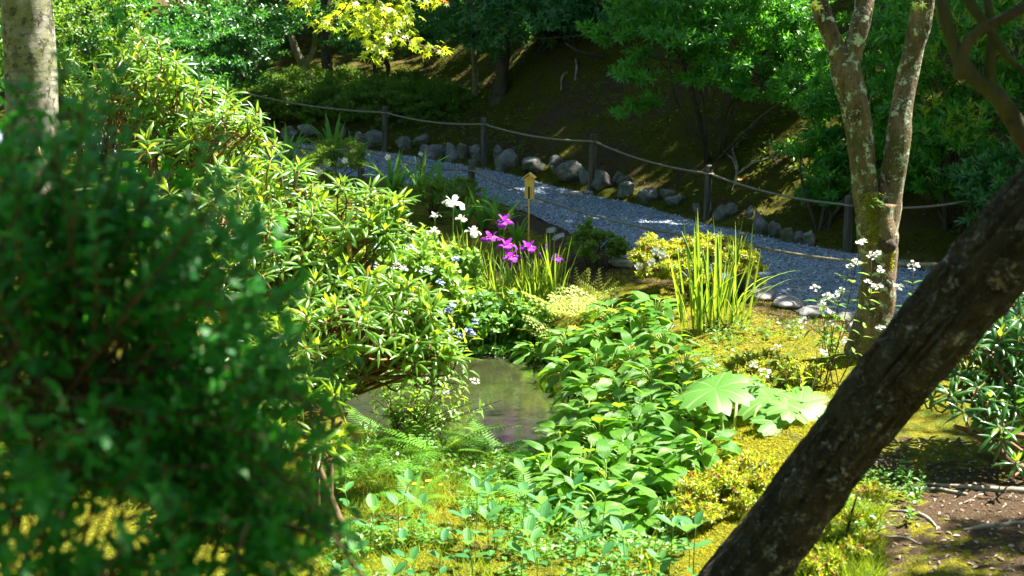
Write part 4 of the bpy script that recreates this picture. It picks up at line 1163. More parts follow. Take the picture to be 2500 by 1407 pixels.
# ------------------------------------------------------------------ rhododendrons
RH = [leaf_T(.155, .027, 'lance', 4, 5, -.05, .85, cup=.8), leaf_T(.140, .025, 'lance', 4, 5, 0, .5, cup=.9), leaf_T(.150, .030, 'obl', 4, 5, 0, 1.0, cup=.6), leaf_T(.125, .029, 'lance', 4, 5, .1, 1.4, .03, cup=.4)]
RHY = [leaf_T(.10, .026, 'obl', 3, 3, .3, .2), leaf_T(.085, .022, 'obl', 3, 3, .35, .1)]
def rhododendron(label, ells, base, n_wh, limbs=7, inner=.55, zmin=-.35, parts_n=300, scale=1.0, dark=False, young=.38, extra_tips=()):
    root = thing('rhododendron', label, 'rhododendron', base, 'rhododendrons')
    P, O = shell_points(ells, n_wh, inner, zmin)
    for t in extra_tips:
        P = np.vstack([P, t[None]]); O = np.vstack([O, nrm(t - base)[None]])
    A = nrm(O * .7 + np.array([0, 0, .75]) + rng.normal(0, .22, P.shape))
    k = 11
    n = len(P)
    U, W = perp(A)
    rep = lambda a: np.repeat(a, k, 0)
    idx = np.tile(np.arange(k), n)
    az = idx * 2.4 + rep(rng.random(n) * 6.28)
    R = rep(U) * np.cos(az)[:, None] + rep(W) * np.sin(az)[:, None]
    th = np.radians(46 + 60 * (idx / k) ** .8 + rng.normal(0, 9, n * k))
    D = rep(A) * np.cos(th)[:, None] + R * np.sin(th)[:, None]
    N = rep(A) * np.sin(th)[:, None] - R * np.cos(th)[:, None]
    S = scale * rng.uniform(.66, 1.12, n * k) * rep(rng.uniform(.75, 1.15, n))
    Mx = frames(rep(P) - rep(A) * (.03 * idx / k)[:, None] + R * .008, D, N, S)
    leaf_parts(root, RH, Mx, M['rhodo_dark' if dark else 'rhodo'], n_parts=parts_n)
    yk = 4
    sel = rng.random(n) < young
    sel[0] = True
    Py, Ay, Uy, Wy = P[sel], A[sel], U[sel], W[sel]
    m = len(Py)
    ry = lambda a: np.repeat(a, yk, 0)
    az = np.tile(np.arange(yk) * 1.7, m) + ry(rng.random(m) * 6.28)
    R = ry(Uy) * np.cos(az)[:, None] + ry(Wy) * np.sin(az)[:, None]
    th = np.radians(rng.uniform(14, 38, m * yk))
    mb = MB()
    stamp_mix(mb, RHY, frames(ry(Py) + ry(Ay) * .012, ry(Ay) * np.cos(th)[:, None] + R * np.sin(th)[:, None], ry(Ay) * np.sin(th)[:, None] - R * np.cos(th)[:, None], scale * rng.uniform(.7, 1.1, m * yk)))
    part('young_leaves', mb.mesh('young_leaves', (M['rhodo_young'],)), root, kind='stuff')
    # limbs and twigs
    lim = P[rng.choice(n, min(n, limbs), replace=False)]
    for q in lim:
        branch_to(root, base + np.append(rng.normal(0, .08, 2), -.12), base + (q - base) * .85, .028 * scale, .010, M['twig'], 'branch', .08, 14)
    mb = MB()
    for p, a in zip(P, A):
        q = lim[np.argmin(((lim - p) ** 2).sum(1))]
        s = base + (q - base) * rng.uniform(.55, .85)
        e = s + (p - s) * .55 + rng.normal(0, .05, 3)
        pts = curve([s, e, p - a * .14, p - a * .005], 10)
        mb.tube(pts, np.concatenate([np.linspace(.009, .0045, 9), [.006]]) * scale, 5)
    part('twigs', mb.mesh('twigs', (M['red_twig'],)), root, kind='stuff')
    mb = MB()
    stamp(mb, diamond_T(.028, .016, .8, 0), frames(P, A, U, scale))
    part('buds', mb.mesh('buds', (M['red_twig'],)), root, kind='stuff')
    return root
b = onland(at(330, 900, 9.4))
rhododendron('tall sunlit rhododendron rising to the top left behind the blurred foreground bush', [E(430, 600, 9.6, .86, 1.0, 1.0), E(350, 260, 9.7, .34, .4, .40), E(520, 330, 9.4, .36, .4, .22), E(200, 720, 9.3, .55, .6, .52)], b, 540, 14,
             extra_tips=[at(345, 92, 9.6), at(385, 110, 9.6), at(300, 130, 9.5), at(430, 150, 9.5), at(350, 170, 9.4), at(520, 210, 9.4), at(480, 210, 9.4), at(600, 285, 9.3), at(560, 270, 9.2)])
b = onland(at(620, 950, 8.6))
rhododendron('broad sunlit rhododendron in the middle, spreading towards the white irises', [E(640, 600, 8.7, .55, .7, .46), E(870, 560, 8.6, .36, .4, .22), E(760, 700, 8.4, .40, .5, .26), E(500, 760, 8.4, .5, .5, .5), E(620, 900, 8.1, .42, .5, .30)], b, 390, 11,
             extra_tips=[at(985, 485, 8.6), at(720, 410, 8.7), at(660, 390, 8.7), at(905, 460, 8.6), at(830, 450, 8.6), at(905, 545, 8.4)])
b = onland(at(590, 1040, 8.0))
rhododendron('low rhododendron whose dark branches lean out over the pond', [E(860, 800, 7.8, .50, .5, .17), E(1010, 850, 7.8, .22, .25, .10), E(960, 730, 7.9, .26, .3, .13), E(720, 900, 7.7, .38, .4, .24), E(640, 1010, 7.4, .3, .3, .16)], b, 210, 9, zmin=-.5,
             extra_tips=[at(1120, 868, 7.8), at(1080, 885, 7.8), at(1000, 905, 7.7), at(1060, 780, 7.9), at(1030, 735, 7.9)])
b = onland(at(770, 1130, 7.1))
rhododendron('small low rhododendron shoots in the shade of the near pond bank', [E(790, 980, 7.2, .13, .14, .05), E(790, 1085, 7.0, .10, .12, .05)], b, 9, 4, parts_n=120)
b = onland((3.05, 7.4))
rhododendron('dark glossy rhododendron at the right edge beyond the leaning trunk', [E(2420, 850, 7.4, .30, .35, .16), E(2360, 960, 7.2, .20, .25, .13), E(2480, 960, 7.3, .25, .3, .2), E(2480, 780, 7.5, .25, .3, .2), E(2430, 1050, 7.0, .12, .15, .06)], b, 90, 6, zmin=-.6, dark=True, young=.12,
             extra_tips=[at(2320, 965, 7.0), at(2350, 1000, 6.9), at(2480, 1130, 6.7)])
r_ = [o for o in COL.objects if o.get('label', '').startswith('dark glossy rhododendron')][0]
for pts in ([(2560, 1180, 6.9, 40), (2480, 1140, 6.9, 34), (2440, 1100, 6.95, 26), (2380, 1060, 7.0, 18), (2330, 1040, 7.0, 10)], [(2460, 1110, 6.95, 18), (2420, 1050, 7.0, 15), (2400, 980, 7.0, 11)],
            [(2540, 1060, 7.0, 24), (2480, 1060, 7.0, 20), (2420, 1020, 7.0, 13)], [(2520, 1010, 7.1, 12), (2440, 900, 7.2, 10), (2400, 850, 7.2, 7)]):
    q, r = px_path(pts, 14)
    part('branch', trunk_mesh('branch', q, r, M['twig'], 9), r_)
r_ = [o for o in COL.objects if o.get('label', '').startswith('low rhododendron')][0]
for pts in ([(640, 990, 7.6, 16), (720, 960, 7.6, 15), (800, 945, 7.6, 14), (870, 925, 7.65, 12), (960, 920, 7.7, 10), (1050, 915, 7.7, 8), (1090, 895, 7.75, 6)], [(780, 950, 7.6, 11), (810, 860, 7.65, 9), (860, 800, 7.7, 7)],
            [(870, 925, 7.65, 9), (900, 860, 7.7, 8), (940, 810, 7.75, 6)]):
    q, r = px_path(pts, 18)
    part('branch', trunk_mesh('branch', q, r, M['twig'], 8), r_)

# ------------------------------------------------------------------ the two nearer standing trees and the leaning one
def lichen_tree():
    b = onland(at(2108, 905, 9.25))
    root = thing('maple_tree', 'lichen-covered maple with a forked trunk standing at the path edge, its boughs overhead', 'tree', b)
    d = 9.3
    trunk = [(2112, 960, d, 130), (2110, 900, d, 112), (2128, 800, d, 98), (2140, 700, d, 92), (2146, 620, d, 92), (2140, 540, d, 100), (2150, 490, d, 95)]
    def limb(name, pts, n=30, sides=20, bump=.10):
        q, r = px_path(pts, n)
        return part(name, trunk_mesh(name, q, r, M['bark_lichen'], sides, bump, 9), root)
    limb('trunk', trunk, 44, 24, .13)
    limb('limb', [(2136, 560, d, 66), (2118, 500, d, 66), (2107, 420, d, 62), (2099, 330, d, 64), (2084, 250, d, 70), (2068, 190, d, 74), (2062, 150, d, 64)])
    limb('limb', [(2068, 200, d, 50), (2046, 130, d, 48), (2018, 60, d, 44), (1996, -10, d, 40), (1975, -120, d - .1, 34), (1940, -300, d - .2, 22)])
    limb('limb', [(2066, 190, d, 52), (2080, 130, d, 50), (2100, 60, d, 48), (2112, -10, d + .05, 46), (2120, -140, d + .1, 38), (2110, -330, d + .2, 22)])
    limb('limb', [(2150, 580, d, 72), (2166, 510, d, 70), (2178, 440, d, 60), (2193, 350, d, 58), (2204, 250, d + .05, 54), (2226, 140, d + .1, 52), (2250, 40, d + .1, 52), (2262, -60, d + .1, 46), (2290, -300, d + .3, 28)])
    # knot and moss
    c = at(2163, 597, d - .10)
    V = LUMP_V * np.array([.065, .06, .07]) * (1 + .25 * fbm(LUMP_V, 2.5, 3))[:, None] + c
    part('burl', np_mesh('burl', V, [LUMP_F], None, (M['bark_dark'],)), root)
    mb = MB()
    n = 900
    tt = rng.random(n)
    P = np.array([at(px, py, d - .12 - rng.random() * .02) for px, py in zip(2128 + 22 * rng.normal(0, .6, n) + 6 * tt, 470 + 125 * tt)])
    stamp(mb, diamond_T(.022, .006), frames(P, nrm(rdir(n) + np.array([0, -.7, -.2])), rdir(n), 1.0))
    P = np.array([at(px, py, d - .10) for px, py in zip(2176 + 5 * rng.normal(0, .6, 200), rng.uniform(570, 660, 200))])
    stamp(mb, diamond_T(.018, .006), frames(P, nrm(rdir(200) + np.array([.5, -.7, -.2])), rdir(200), 1.0))
    part('moss', mb.mesh('moss', (M['moss_tuft'],)), root, kind='stuff')
    for k in range(9):
        p = at(2126 + rng.uniform(-8, 12), 505 + rng.uniform(-10, 20), d - .13)
        part('fern_blade', np_mesh('fern_blade', *leaf_T(.13, .010, 'blade', 4, 3, .2, 2.2), (M['lily'],)), root, M=frames([p], [nrm([rng.normal(0, .6), -.5, .5])], [[0, -.4, 1]], rng.uniform(.6, 1.0))[0])
    # crown overhead, out of frame, with the boughs that hang into it
    ells = [tuple(at(2020, -620, 9.6)) + (1.0, .9, .45), tuple(at(2340, -560, 9.9)) + (1.0, .9, .4)]
    st = [star_T(.046), star_T(.040), star_T(.050)]
    P, O = shell_points(ells, 300, .4, -.6)
    Mx = twig_leaves(P, nrm(O * np.array([1, 1, .3]) + rng.normal(0, .3, P.shape)), 5, .15, (60, 90), 1.2)
    mb = MB(); stamp_mix(mb, st, Mx)
    part('crown', mb.mesh('crown', (M['maple'],)), root, kind='stuff')
    # hanging spray at the top of the view
    bough = [(1960, -250, 9.2, 30), (1700, -360, 9.3, 26), (1400, -330, 9.5, 21), (1120, -230, 9.7, 16), (960, -120, 9.8, 11), (905, -40, 9.8, 7)]
    limb('bough', bough, 40, 10, .05)
    tips = []
    def sub(pts, w0=5, dd=9.8):
        q, r = px_path([(a, b_, dd + dz, w0 * (1 - .8 * i / len(pts))) for i, (a, b_, dz) in enumerate(pts)], 26)
        part('twig', trunk_mesh('twig', q, r, M['red_twig'], 6, 0), root)
        tips.append(q)
    sub([(905, -45, 0), (925, 10, -.05), (945, 55, -.1), (985, 95, -.1), (1030, 112, -.12), (1066, 120, -.1)], 6)
    sub([(925, 10, -.05), (960, 20, 0), (985, 45, .05), (995, 62, .1)], 4)
    sub([(945, 55, -.1), (930, 90, -.15), (915, 115, -.2), (920, 130, -.2)], 3)
    sub([(905, -45, 0), (860, -5, .1), (835, 30, .2), (800, 55, .25), (785, 58, .3)], 5)
    sub([(860, -5, .1), (880, 35, .15), (890, 58, .2), (880, 70, .2)], 3.5)
    sub([(960, -120, 0), (1000, -60, .1), (1040, -15, .15), (1060, 2, .2)], 4)
    sub([(905, -45, 0), (960, -25, .15), (1000, -12, .2)], 4)
    sub([(960, -120, 0), (800, -60, .35), (740, -10, .4), (730, 8, .4)], 4.5)
    sub([(925, 10, -.05), (900, 40, -.1), (925, 62, -.1)], 3)
    P, A = [], []
    for q in tips:
        t = nrm(np.gradient(q, axis=0))
        for i in range(4, len(q)):
            for _ in range(3):
                P.append(q[i] + rng.normal(0, .045, 3) * np.array([1, 1.6, .6])); A.append(t[i])
    P = np.array(P); A = np.array(A)
    D = nrm(A * .4 + rdir(len(P), -.3, .05) + np.array([0, 0, -.45]))
    Mx = frames(P, D, np.array([0, -.25, 1.0]) + rng.normal(0, .35, P.shape), rng.uniform(.75, 1.2, len(P)))
    leaf_parts(root, st, Mx, M['maple'], n_parts=300, rest='spray_leaves')
    for px, py in [(1985, 2), (1995, 12), (2232, 4), (2246, 8), (2238, 14), (1978, 8)]:
        p = at(px, py, d - .12)
        part('leaf', np_mesh('leaf', *st[0], (M['maple'],)), root, M=frames([p], [nrm([rng.normal(0, .5), -.3, -.7])], [[0, -.8, .5]], 1.0)[0])
def star_T(R):
    angs = np.radians([-160, -105, -55, 0, 55, 105, 160])
    lens = np.array([.42, .72, .95, 1.0, .95, .72, .42]) * R
    V = [[0, 0, 0]]
    for i in range(7):
        a = angs[i]
        V.append([math.sin(a) * lens[i], math.cos(a) * lens[i], -.18 * lens[i]])
        if i < 6:
            m_ = (angs[i] + angs[i + 1]) / 2
            V.append([math.sin(m_) * R * .30, math.cos(m_) * R * .30, .02 * R])
    V = np.array(V) + np.array([0, R * .35, 0])
    F = np.array([[0, i + 1, i] for i in range(1, 13)])
    return V, [F], np.stack([V[:, 0] / (2 * R) + .5, V[:, 1] / (1.4 * R)], 1)

lichen_tree()

def white_tree():
    b = onland(at(90, 700, 10.4))
    root = thing('pale_tree', 'thick pale smooth-barked trunk streaked with lichen at the left edge', 'tree', b)
    d = 10.4
    q, r = px_path([(70, 760, d, 175), (82, 520, d, 150), (82, 380, d, 138), (78, 260, d, 126), (72, 120, d, 120), (66, 0, d, 118), (60, -300, d, 110), (50, -700, d, 90)], 60)
    part('trunk', trunk_mesh('trunk', q, r, M['bark_smooth'], 32, .05, 5), root)
    for e in [(-300, -900), (50, -1000), (300, -950)]:
        branch_to(root, q[-1] - np.array([0, 0, .1]), at(e[0], e[1], d + rng.normal(0, .5)), .10, .03, M['bark_smooth'], 'limb')
    cm, _ = crown_mesh('crown', [E(-250, -1000, 11, 1.5, 1.4, .8), E(200, -1050, 10.5, 1.3, 1.2, .6)], 420, 7, DIA_B, M['fresh'], L=.3, clumps=60, cr=.4)
    part('crown', cm, root, kind='stuff')
white_tree()

def leaning_tree():
    pts = [(1500, 1900, 4.75, 215), (1640, 1680, 4.72, 205), (1745, 1510, 4.7, 190), (1822, 1405, 4.68, 184), (1945, 1240, 4.64, 176), (2078, 1058, 4.58, 180), (2220, 880, 4.5, 190), (2385, 688, 4.42, 205), (2540, 520, 4.35, 215), (2760, 280, 4.3, 210), (3050, 0, 4.3, 195), (3300, -300, 4.4, 170)]
    q, r = px_path(pts, 190)
    b = onland(q[0]); 
    root = thing('leaning_tree', 'rough-barked trunk leaning diagonally across the right foreground, out of focus', 'tree', b)
    q[0] = b + np.array([-.05, 0, -.15])
    n = 96
    V, polys, UV = tube(q, r, n, True)
    cen = np.repeat(q, n, 0)
    O = V[:190 * n] - cen
    rr = np.linalg.norm(O, axis=1, keepdims=True)
    X = np.stack([UV[:190 * n, 0] * 9, UV[:190 * n, 1] * 5.0, UV[:190 * n, 0] * 0], -1)
    X = np.stack([np.cos(UV[:190 * n, 0] * 2 * PI) * 1.5, np.sin(UV[:190 * n, 0] * 2 * PI) * 1.5, UV[:190 * n, 1] * 3.2], -1)
    X = X * np.array([1.5, 1.5, .8])
    rid = 1.4 * np.minimum(np.abs(vnoise(X, 2.2)) * 3, 1) - 1.0 + .6 * vnoise(X + 9, 4.5) + .4 * vnoise(X + 3, 10)
    V[:190 * n] = cen + O * (1 + .085 * rid)[:, None] + O * (.07 * vnoise(X, .6))[:, None]
    part('trunk', np_mesh('trunk', V, polys, UV, (M['bark_plate'],)), root)
    def br(p, n=26):
        qq, r2 = px_path(p, n)
        part('branch', trunk_mesh('branch', qq, r2, M['bark_dark'], 12, .12, 14), root)
    br([(2590, 470, 4.33, 64), (2520, 365, 4.25, 52), (2478, 300, 4.22, 44), (2440, 240, 4.2, 44), (2390, 200, 4.2, 42), (2345, 150, 4.2, 38), (2312, 60, 4.2, 32), (2292, -30, 4.2, 28)])
    br([(2345, 190, 4.2, 34), (2350, 130, 4.18, 30), (2385, 80, 4.15, 26), (2440, 50, 4.1, 26), (2500, 20, 4.05, 24), (2580, -20, 4.0, 20)])
    br([(2418, 215, 4.2, 30), (2416, 150, 4.2, 26), (2424, 80, 4.22, 22), (2410, 0, 4.25, 20), (2400, -60, 4.25, 16)])
    br([(2330, -60, 4.3, 30), (2370, 10, 4.25, 28), (2400, 50, 4.22, 24), (2440, 110, 4.2, 22), (2470, 150, 4.2, 16), (2520, 190, 4.15, 10)])
    tip = q[-1]
    ells = [(1.6, 4.7, 4.9, .9, .8, .5), (2.5, 5.4, 5.4, 1.0, .9, .5), (.8, 4.2, 4.8, .9, .9, .5), (3.3, 5.7, 5.2, .8, .7, .45), (5.3, 7.2, 5.3, .95, .8, .5), (-.5, 3.3, 4.6, .9, .9, .4), (6.0, 9.1, 5.0, .8, .8, .4), (1.5, 3.3, 4.8, 1.1, .8, .5), (2.6, 4.0, 5.4, 1.0, .8, .5), (1.1, 2.8, 4.6, .9, .7, .45), (.3, 2.1, 4.6, .8, .6, .4), (.3, 2.7, 4.7, .7, .6, .4)]
    cm, cP = crown_mesh('crown', ells, 2200, 8, HEX_M, M['fresh'], L=.22, clumps=250, cr=.3, inner=.2, zmin=-.7)
    part('crown', cm, root, kind='stuff')
    for e in ells:
        branch_to(root, tip - np.array([0, 0, .05]), np.array(e[:3]), .06, .015, M['bark_dark'])
leaning_tree()

# ------------------------------------------------------------------ hostas on the pond bank
HO = [leaf_T(.155, .080, 'ovate', 6, 7, .16, .75, .03, 0, .1, 0.3), leaf_T(.140, .072, 'ovate', 6, 7, .22, .55, .04, 0, .1, 2.0), leaf_T(.165, .078, 'ovate', 6, 7, .12, 1.0, .03, 0, .1, 4.0), leaf_T(.15, .085, 'ovate', 6, 7, .10, .4, .05, 0, 0, 1.0)]
HO_ME = [np_mesh('leaf', *T, (M['hosta'],)) for T in HO]
hosta_px = [(1310, 868), (1395, 915), (1440, 965), (1435, 1030), (1375, 1095), (1345, 1150), (1390, 1205), (1460, 1260), (1550, 1290), (1620, 1262),      # waterline
            (1385, 850), (1455, 900), (1510, 965), (1510, 1035), (1465, 1085), (1435, 1145), (1480, 1195), (1545, 1235), (1600, 1195),               # middle
            (1470, 838), (1540, 890), (1590, 950), (1590, 1015), (1550, 1075), (1530, 1135), (1590, 1130), (1655, 1165),                               # upper
            (1490, 785), (1560, 800), (1620, 850), (1670, 915), (1670, 985), (1640, 1050), (1670, 1105), (1720, 1120), (1600, 768), (1700, 1040)]       # back
hosta_row = ['in the row hanging over the waterline'] * 10 + ['in the second row above the water'] * 9 + ['in the third row up the pond bank'] * 8 + ['in the row furthest up the bank'] * 10
rc = {}
for (px, py), row in zip(hosta_px, hosta_row):
    g = ground(px, py + 12)
    rc[row] = rc.get(row, 0) + 1
    root = thing('hosta', f'hosta clump {row}, {ORD[rc[row]-1]} from the purple irises end', 'hosta', g, 'hostas on the pond bank')
    low = 'waterline' in row
    k = 27
    az = np.arange(k) * 2.4 + rng.random() * 6.3 + rng.normal(0, .2, k)
    u = (np.arange(k) + .5) / k
    el = np.radians(34 - 58 * u + rng.normal(0, 10, k))
    out = np.stack([np.cos(az), np.sin(az), 0 * az], 1)
    lean = np.array([-.35, -.45, 0]) * (1.0 if low else .6)
    out = nrm(out + lean * (1 if low else .7))
    R = .03 + .16 * u * rng.uniform(.7, 1.2, k)
    hgt = (.165 - .10 * u ** 1.3 + rng.normal(0, .014, k)) * (1.0 if not low else .85)
    P = g + out * R[:, None] + np.stack([0 * u, 0 * u, hgt], 1)
    D = out * np.cos(el)[:, None] + np.array([0, 0, 1]) * (np.sin(el) * .9 - .12)[:, None]
    N = np.array([0, 0, 1.0]) - out * .15 + rng.normal(0, .25, (k, 3)) + (out * -.6) * (el > .8)[:, None]
    Mx = frames(P, D, N, rng.uniform(.75, 1.2, k))
    ms = rng.integers(0, 4, k)
    for i in range(k):
        part('leaf', HO_ME[ms[i]], root, M=Mx[i])
    mb = MB()
    for i in range(k):
        mb.tube(curve([g + rng.normal(0, .015, 3) * [1, 1, 0] - [0, 0, .02], g + out[i] * R[i] * .45 + [0, 0, hgt[i] * .7], P[i]], 6), np.linspace(.006, .0035, 6), 5)
    part('leaf_stalks', mb.mesh('leaf_stalks', (M['pale_stem'],)), root, kind='stuff')

# ------------------------------------------------------------------ irises
def blade_mesh(L, W, bend, mat, seg=7):
    return np_mesh('blade', *leaf_T(L, W, 'blade', seg, 3, .5, bend), (mat,))
IB = [blade_mesh(.62, .020, .35, M['iris']), blade_mesh(.55, .018, .7, M['iris']), blade_mesh(.50, .017, 1.2, M['iris']), blade_mesh(.66, .021, .15, M['iris'])]
FALL = [leaf_T(.110, .072, 'petal', 8, 7, .05, 2.3, .10, 0, .25, 1.0), leaf_T(.105, .076, 'petal', 8, 7, .0, 1.9, .12, 0, .3, 2.6)]
STAND = [leaf_T(.075, .042, 'petal', 4, 5, .2, .4, .06)]
PM = {'purple': [np_mesh('petal', *T, (M['purple'],)) for T in FALL + STAND], 'white': [np_mesh('petal', *T, (M['petal_white'],)) for T in FALL + STAND]}
def iris(label, base, top, colour, n_bl=9, scale=1.0, bud=False, group=None, spread=.06, bl_len=1.0, flower=True):
    root = thing('iris', label, 'iris', base, group)
    for i in range(n_bl):
        a = rng.uniform(0, 6.28)
        o = np.array([math.cos(a), math.sin(a), 0])
        P = base + o * rng.uniform(.01, spread) - np.array([0, 0, .02])
        D = np.array([0, 0, 1.0]) + o * rng.uniform(.05, .32)
        part('blade', IB[rng.integers(0, 4)], root, M=frames([P], [D], [-o + rng.normal(0, .3, 3)], rng.uniform(.7, 1.05) * bl_len)[0])
    if not flower:
        return root
    pts = curve([base, (base + top) / 2 + rng.normal(0, .012, 3), top], 12)
    st = part('stem', MB().tube(pts, np.linspace(.0055, .0042, 12), 7).mesh('stem', (M['stem'],)), root)
    if bud:
        V = LUMP_V * np.array([.011, .011, .034]) + top + np.array([0, 0, .02])
        part('bud', np_mesh('bud', V, [LUMP_F], None, (M['bud'] if colour == 'purple' else M['petal_white'],)), root)
        V = LUMP_V * np.array([.009, .009, .032]) + top - np.array([0, 0, .015])
        part('sheath', np_mesh('sheath', V, [LUMP_F], None, (M['pale_stem'],)), root)
        return root
    V = LUMP_V * np.array([.009, .009, .030]) + top - np.array([0, 0, .02])
    part('sheath', np_mesh('sheath', V, [LUMP_F], None, (M['pale_stem'],)), root)
    a0 = rng.random() * 6.28
    for i in range(4):
        a = a0 + i * 1.571 + rng.normal(0, .15)
        o = np.array([math.cos(a), math.sin(a), 0])
        part('petal', PM[colour][rng.integers(0, 2)], root, M=frames([top + o * .006], [o + np.array([0, 0, rng.uniform(.1, .7)])], [[0, 0, 1.0]], scale * rng.uniform(.85, 1.1))[0])
    a = a0 + np.arange(4) * 1.571
    o4 = np.stack([np.cos(a), np.sin(a), .45 + 0 * a], 1)
    mb = stamp(MB(), leaf_T(.034, .009, 'petal', 3, 3, .1, .9), frames(np.repeat(top[None], 4, 0) + o4 * .012 + [0, 0, .005], o4, np.repeat([[0, 0, 1.0]], 4, 0), scale))
    part('signals', mb.mesh('signals', (M['yellow'],)), root, kind='stuff')
    for i in range(3):
        a = a0 + .8 + i * 2.09
        o = np.array([math.cos(a), math.sin(a), 0])
        part('petal', PM[colour][2], root, M=frames([top + o * .004], [o * .6 + np.array([0, 0, .8])], [-o], scale)[0])
    return root
for px, py, dz, lab, bud in [(1232, 541, 11.75, 'purple iris held highest, above the rest of the purple group', 0), (1198, 583, 11.6, 'purple iris furthest left in the purple group', 0), (1238, 600, 11.55, 'dark purple iris in the centre of the group, crowded by the others', 0),
                             (1246, 630, 11.45, 'wide open purple iris lowest in the middle of the group', 0), (1290, 606, 11.5, 'purple iris in front of the bamboo stake of the wooden sign', 0), (1358, 634, 11.5, 'small half-open purple iris furthest right, near the green azalea', 0),
                             (1318, 632, 11.5, 'purple iris bud pointing right between two open purple flowers', 1), (1246, 655, 11.4, 'dark iris bud drooping under the lowest purple flower', 1), (1302, 655, 11.45, 'brownish withered iris bud just right of the lowest purple flower', 1), (1332, 612, 11.5, 'green closed iris bud upright between the bamboo stake and the small right flower', 1)]:
    t = at(px, py, dz)
    b = onland(at(px + rng.uniform(-25, 15), py + 130, dz + rng.normal(0, .06)), -.01)
    iris(lab, b, t, 'purple', 12, 1.0 if '1358' != str(px) else .7, bool(bud), 'purple irises', bl_len=.95)
for px, py, dz, lab in [(1107, 498, 12.0, 'large white iris standing tallest behind the purple irises'), (1156, 568, 11.7, 'white iris just left of the purple irises, petals hanging'), (1062, 528, 12.0, 'pale cream iris left of the tallest white iris'),
                        (1126, 535, 11.9, 'yellowish white iris just below the tallest white iris'), (965, 548, 11.8, 'white iris furthest left, above the blue hydrangea'), (998, 556, 11.75, 'white iris second from the left above the blue hydrangea'), (1060, 565, 11.7, 'white iris leaning over the blue hydrangea')]:
    t = at(px, py, dz)
    b = onland(at(px + rng.uniform(-10, 20), py + 150, dz), -.01)
    iris(lab, b, t, 'white', 9, 1.2 if px == 1107 else (.85 if px == 1156 else .6), False, 'white irises', bl_len=.95)
for k, (px, py) in enumerate([(1165, 690), (1190, 700), (1215, 705), (1255, 712), (1285, 715), (1310, 712), (1335, 705), (1350, 690), (1140, 680), (1120, 665)]):
    b = ground(px, py + 20)
    iris('flowerless fan of iris blades standing among the purple irises', b, None, 'purple', 12, group='iris fans without flowers', flower=False, bl_len=.85, spread=.09)
def tall_clump():
    b = ground(1745, 800)
    root = thing('iris_clump', 'tall clump of flowerless iris blades in front of the golden azalea', 'iris clump', b)
    big = [blade_mesh(.86, .024, .18, M['iris'], 9), blade_mesh(.80, .022, .5, M['iris'], 9), blade_mesh(.78, .020, 1.3, M['iris'], 9), blade_mesh(.95, .022, .10, M['iris'], 9)]
    for i in range(62):
        o = np.append(rng.normal(0, 1, 2), 0); o = nrm(o)
        P = b + np.array([rng.normal(0, .105), rng.normal(0, .07), -.03])
        q = P - b; q[2] = 0
        D = np.array([0, 0, 1.0]) + q * .6 + o * rng.uniform(0, .11)
        big_k = rng.choice(4, p=[.4, .27, .15, .18])
        if big_k == 2: D = D + o * .25
        part('blade', big[big_k], root, M=frames([P], [D], [-(o if big_k != 2 else o)], rng.uniform(.6, 1.0))[0])
    for px, py in [(1664, 565), (1752, 572), (1812, 575), (1716, 610)]:
        t = at(px, py, b[1] + rng.normal(0, .04))
        q = curve([b + np.array([rng.normal(0, .06), 0, 0]), (b + t) / 2 + rng.normal(0, .01, 3), t], 10)
        part('flower_stalk', MB().tube(q, np.concatenate([np.linspace(.005, .004, 7), [.009, .008, .002]]), 7).mesh('flower_stalk', (M['stem'],)), root)
tall_clump()

# ------------------------------------------------------------------ broad arching blades beside the path
AB = [np_mesh('blade', *leaf_T(.62, .060, 'blade', 9, 3, .35, b_, .02), (M['lily'],)) for b_ in (.4, 1.3, 2.1)]
for px, py, hh, n, lab in [(700, 400, 1.05, 9, 'arching broad-bladed plant at the left end of the visible gravel'), (815, 395, 1.15, 8, 'tallest broad-bladed plant, one upright blade towering over the round azalea'), (865, 400, .8, 6, 'broad-bladed plant leaning right between the round azalea and the path'),
                           (960, 470, 1.0, 10, 'broad-bladed plant with long yellow-lit arching blades in front of the path'), (1030, 460, .9, 9, 'broad-bladed plant around the small white-plated marker'), (1085, 480, .8, 8, 'broad-bladed plant just left of the near fence post'),
                           (1180, 540, .75, 10, 'bushy broad-bladed plant right of the tallest white iris'), (1225, 555, .75, 10, 'broad-bladed plant just left of the wooden plant sign'), (1265, 575, .5, 7, 'low broad-bladed plant at the foot of the wooden plant sign'), (900, 520, .8, 7, 'broad-bladed plant showing behind the rhododendron tips'), (1130, 545, .7, 9, 'bushy broad-bladed plant directly behind the tallest white iris')]:
    g = ground(px, py + 20)
    root = thing('broad_bladed_plant', lab, 'plant', g, 'broad-bladed plants by the path')
    for i in range(n + 9):
        a = rng.uniform(0, 6.28)
        o = np.array([math.cos(a), math.sin(a), 0])
        kk = rng.integers(0, 3)
        part('blade', AB[kk], root, M=frames([g + o * .03], [np.array([0, 0, 1.0]) + o * rng.uniform(.1, .5)], [-o], hh * rng.uniform(.75, 1.15))[0])
    if 'tallest broad' in lab:
        t = at(797, 275, g[1])
        part('blade', AB[0], root, M=frames([g], [t - g], [[0.3, -1, 0]], np.linalg.norm(t - g) / .6)[0])

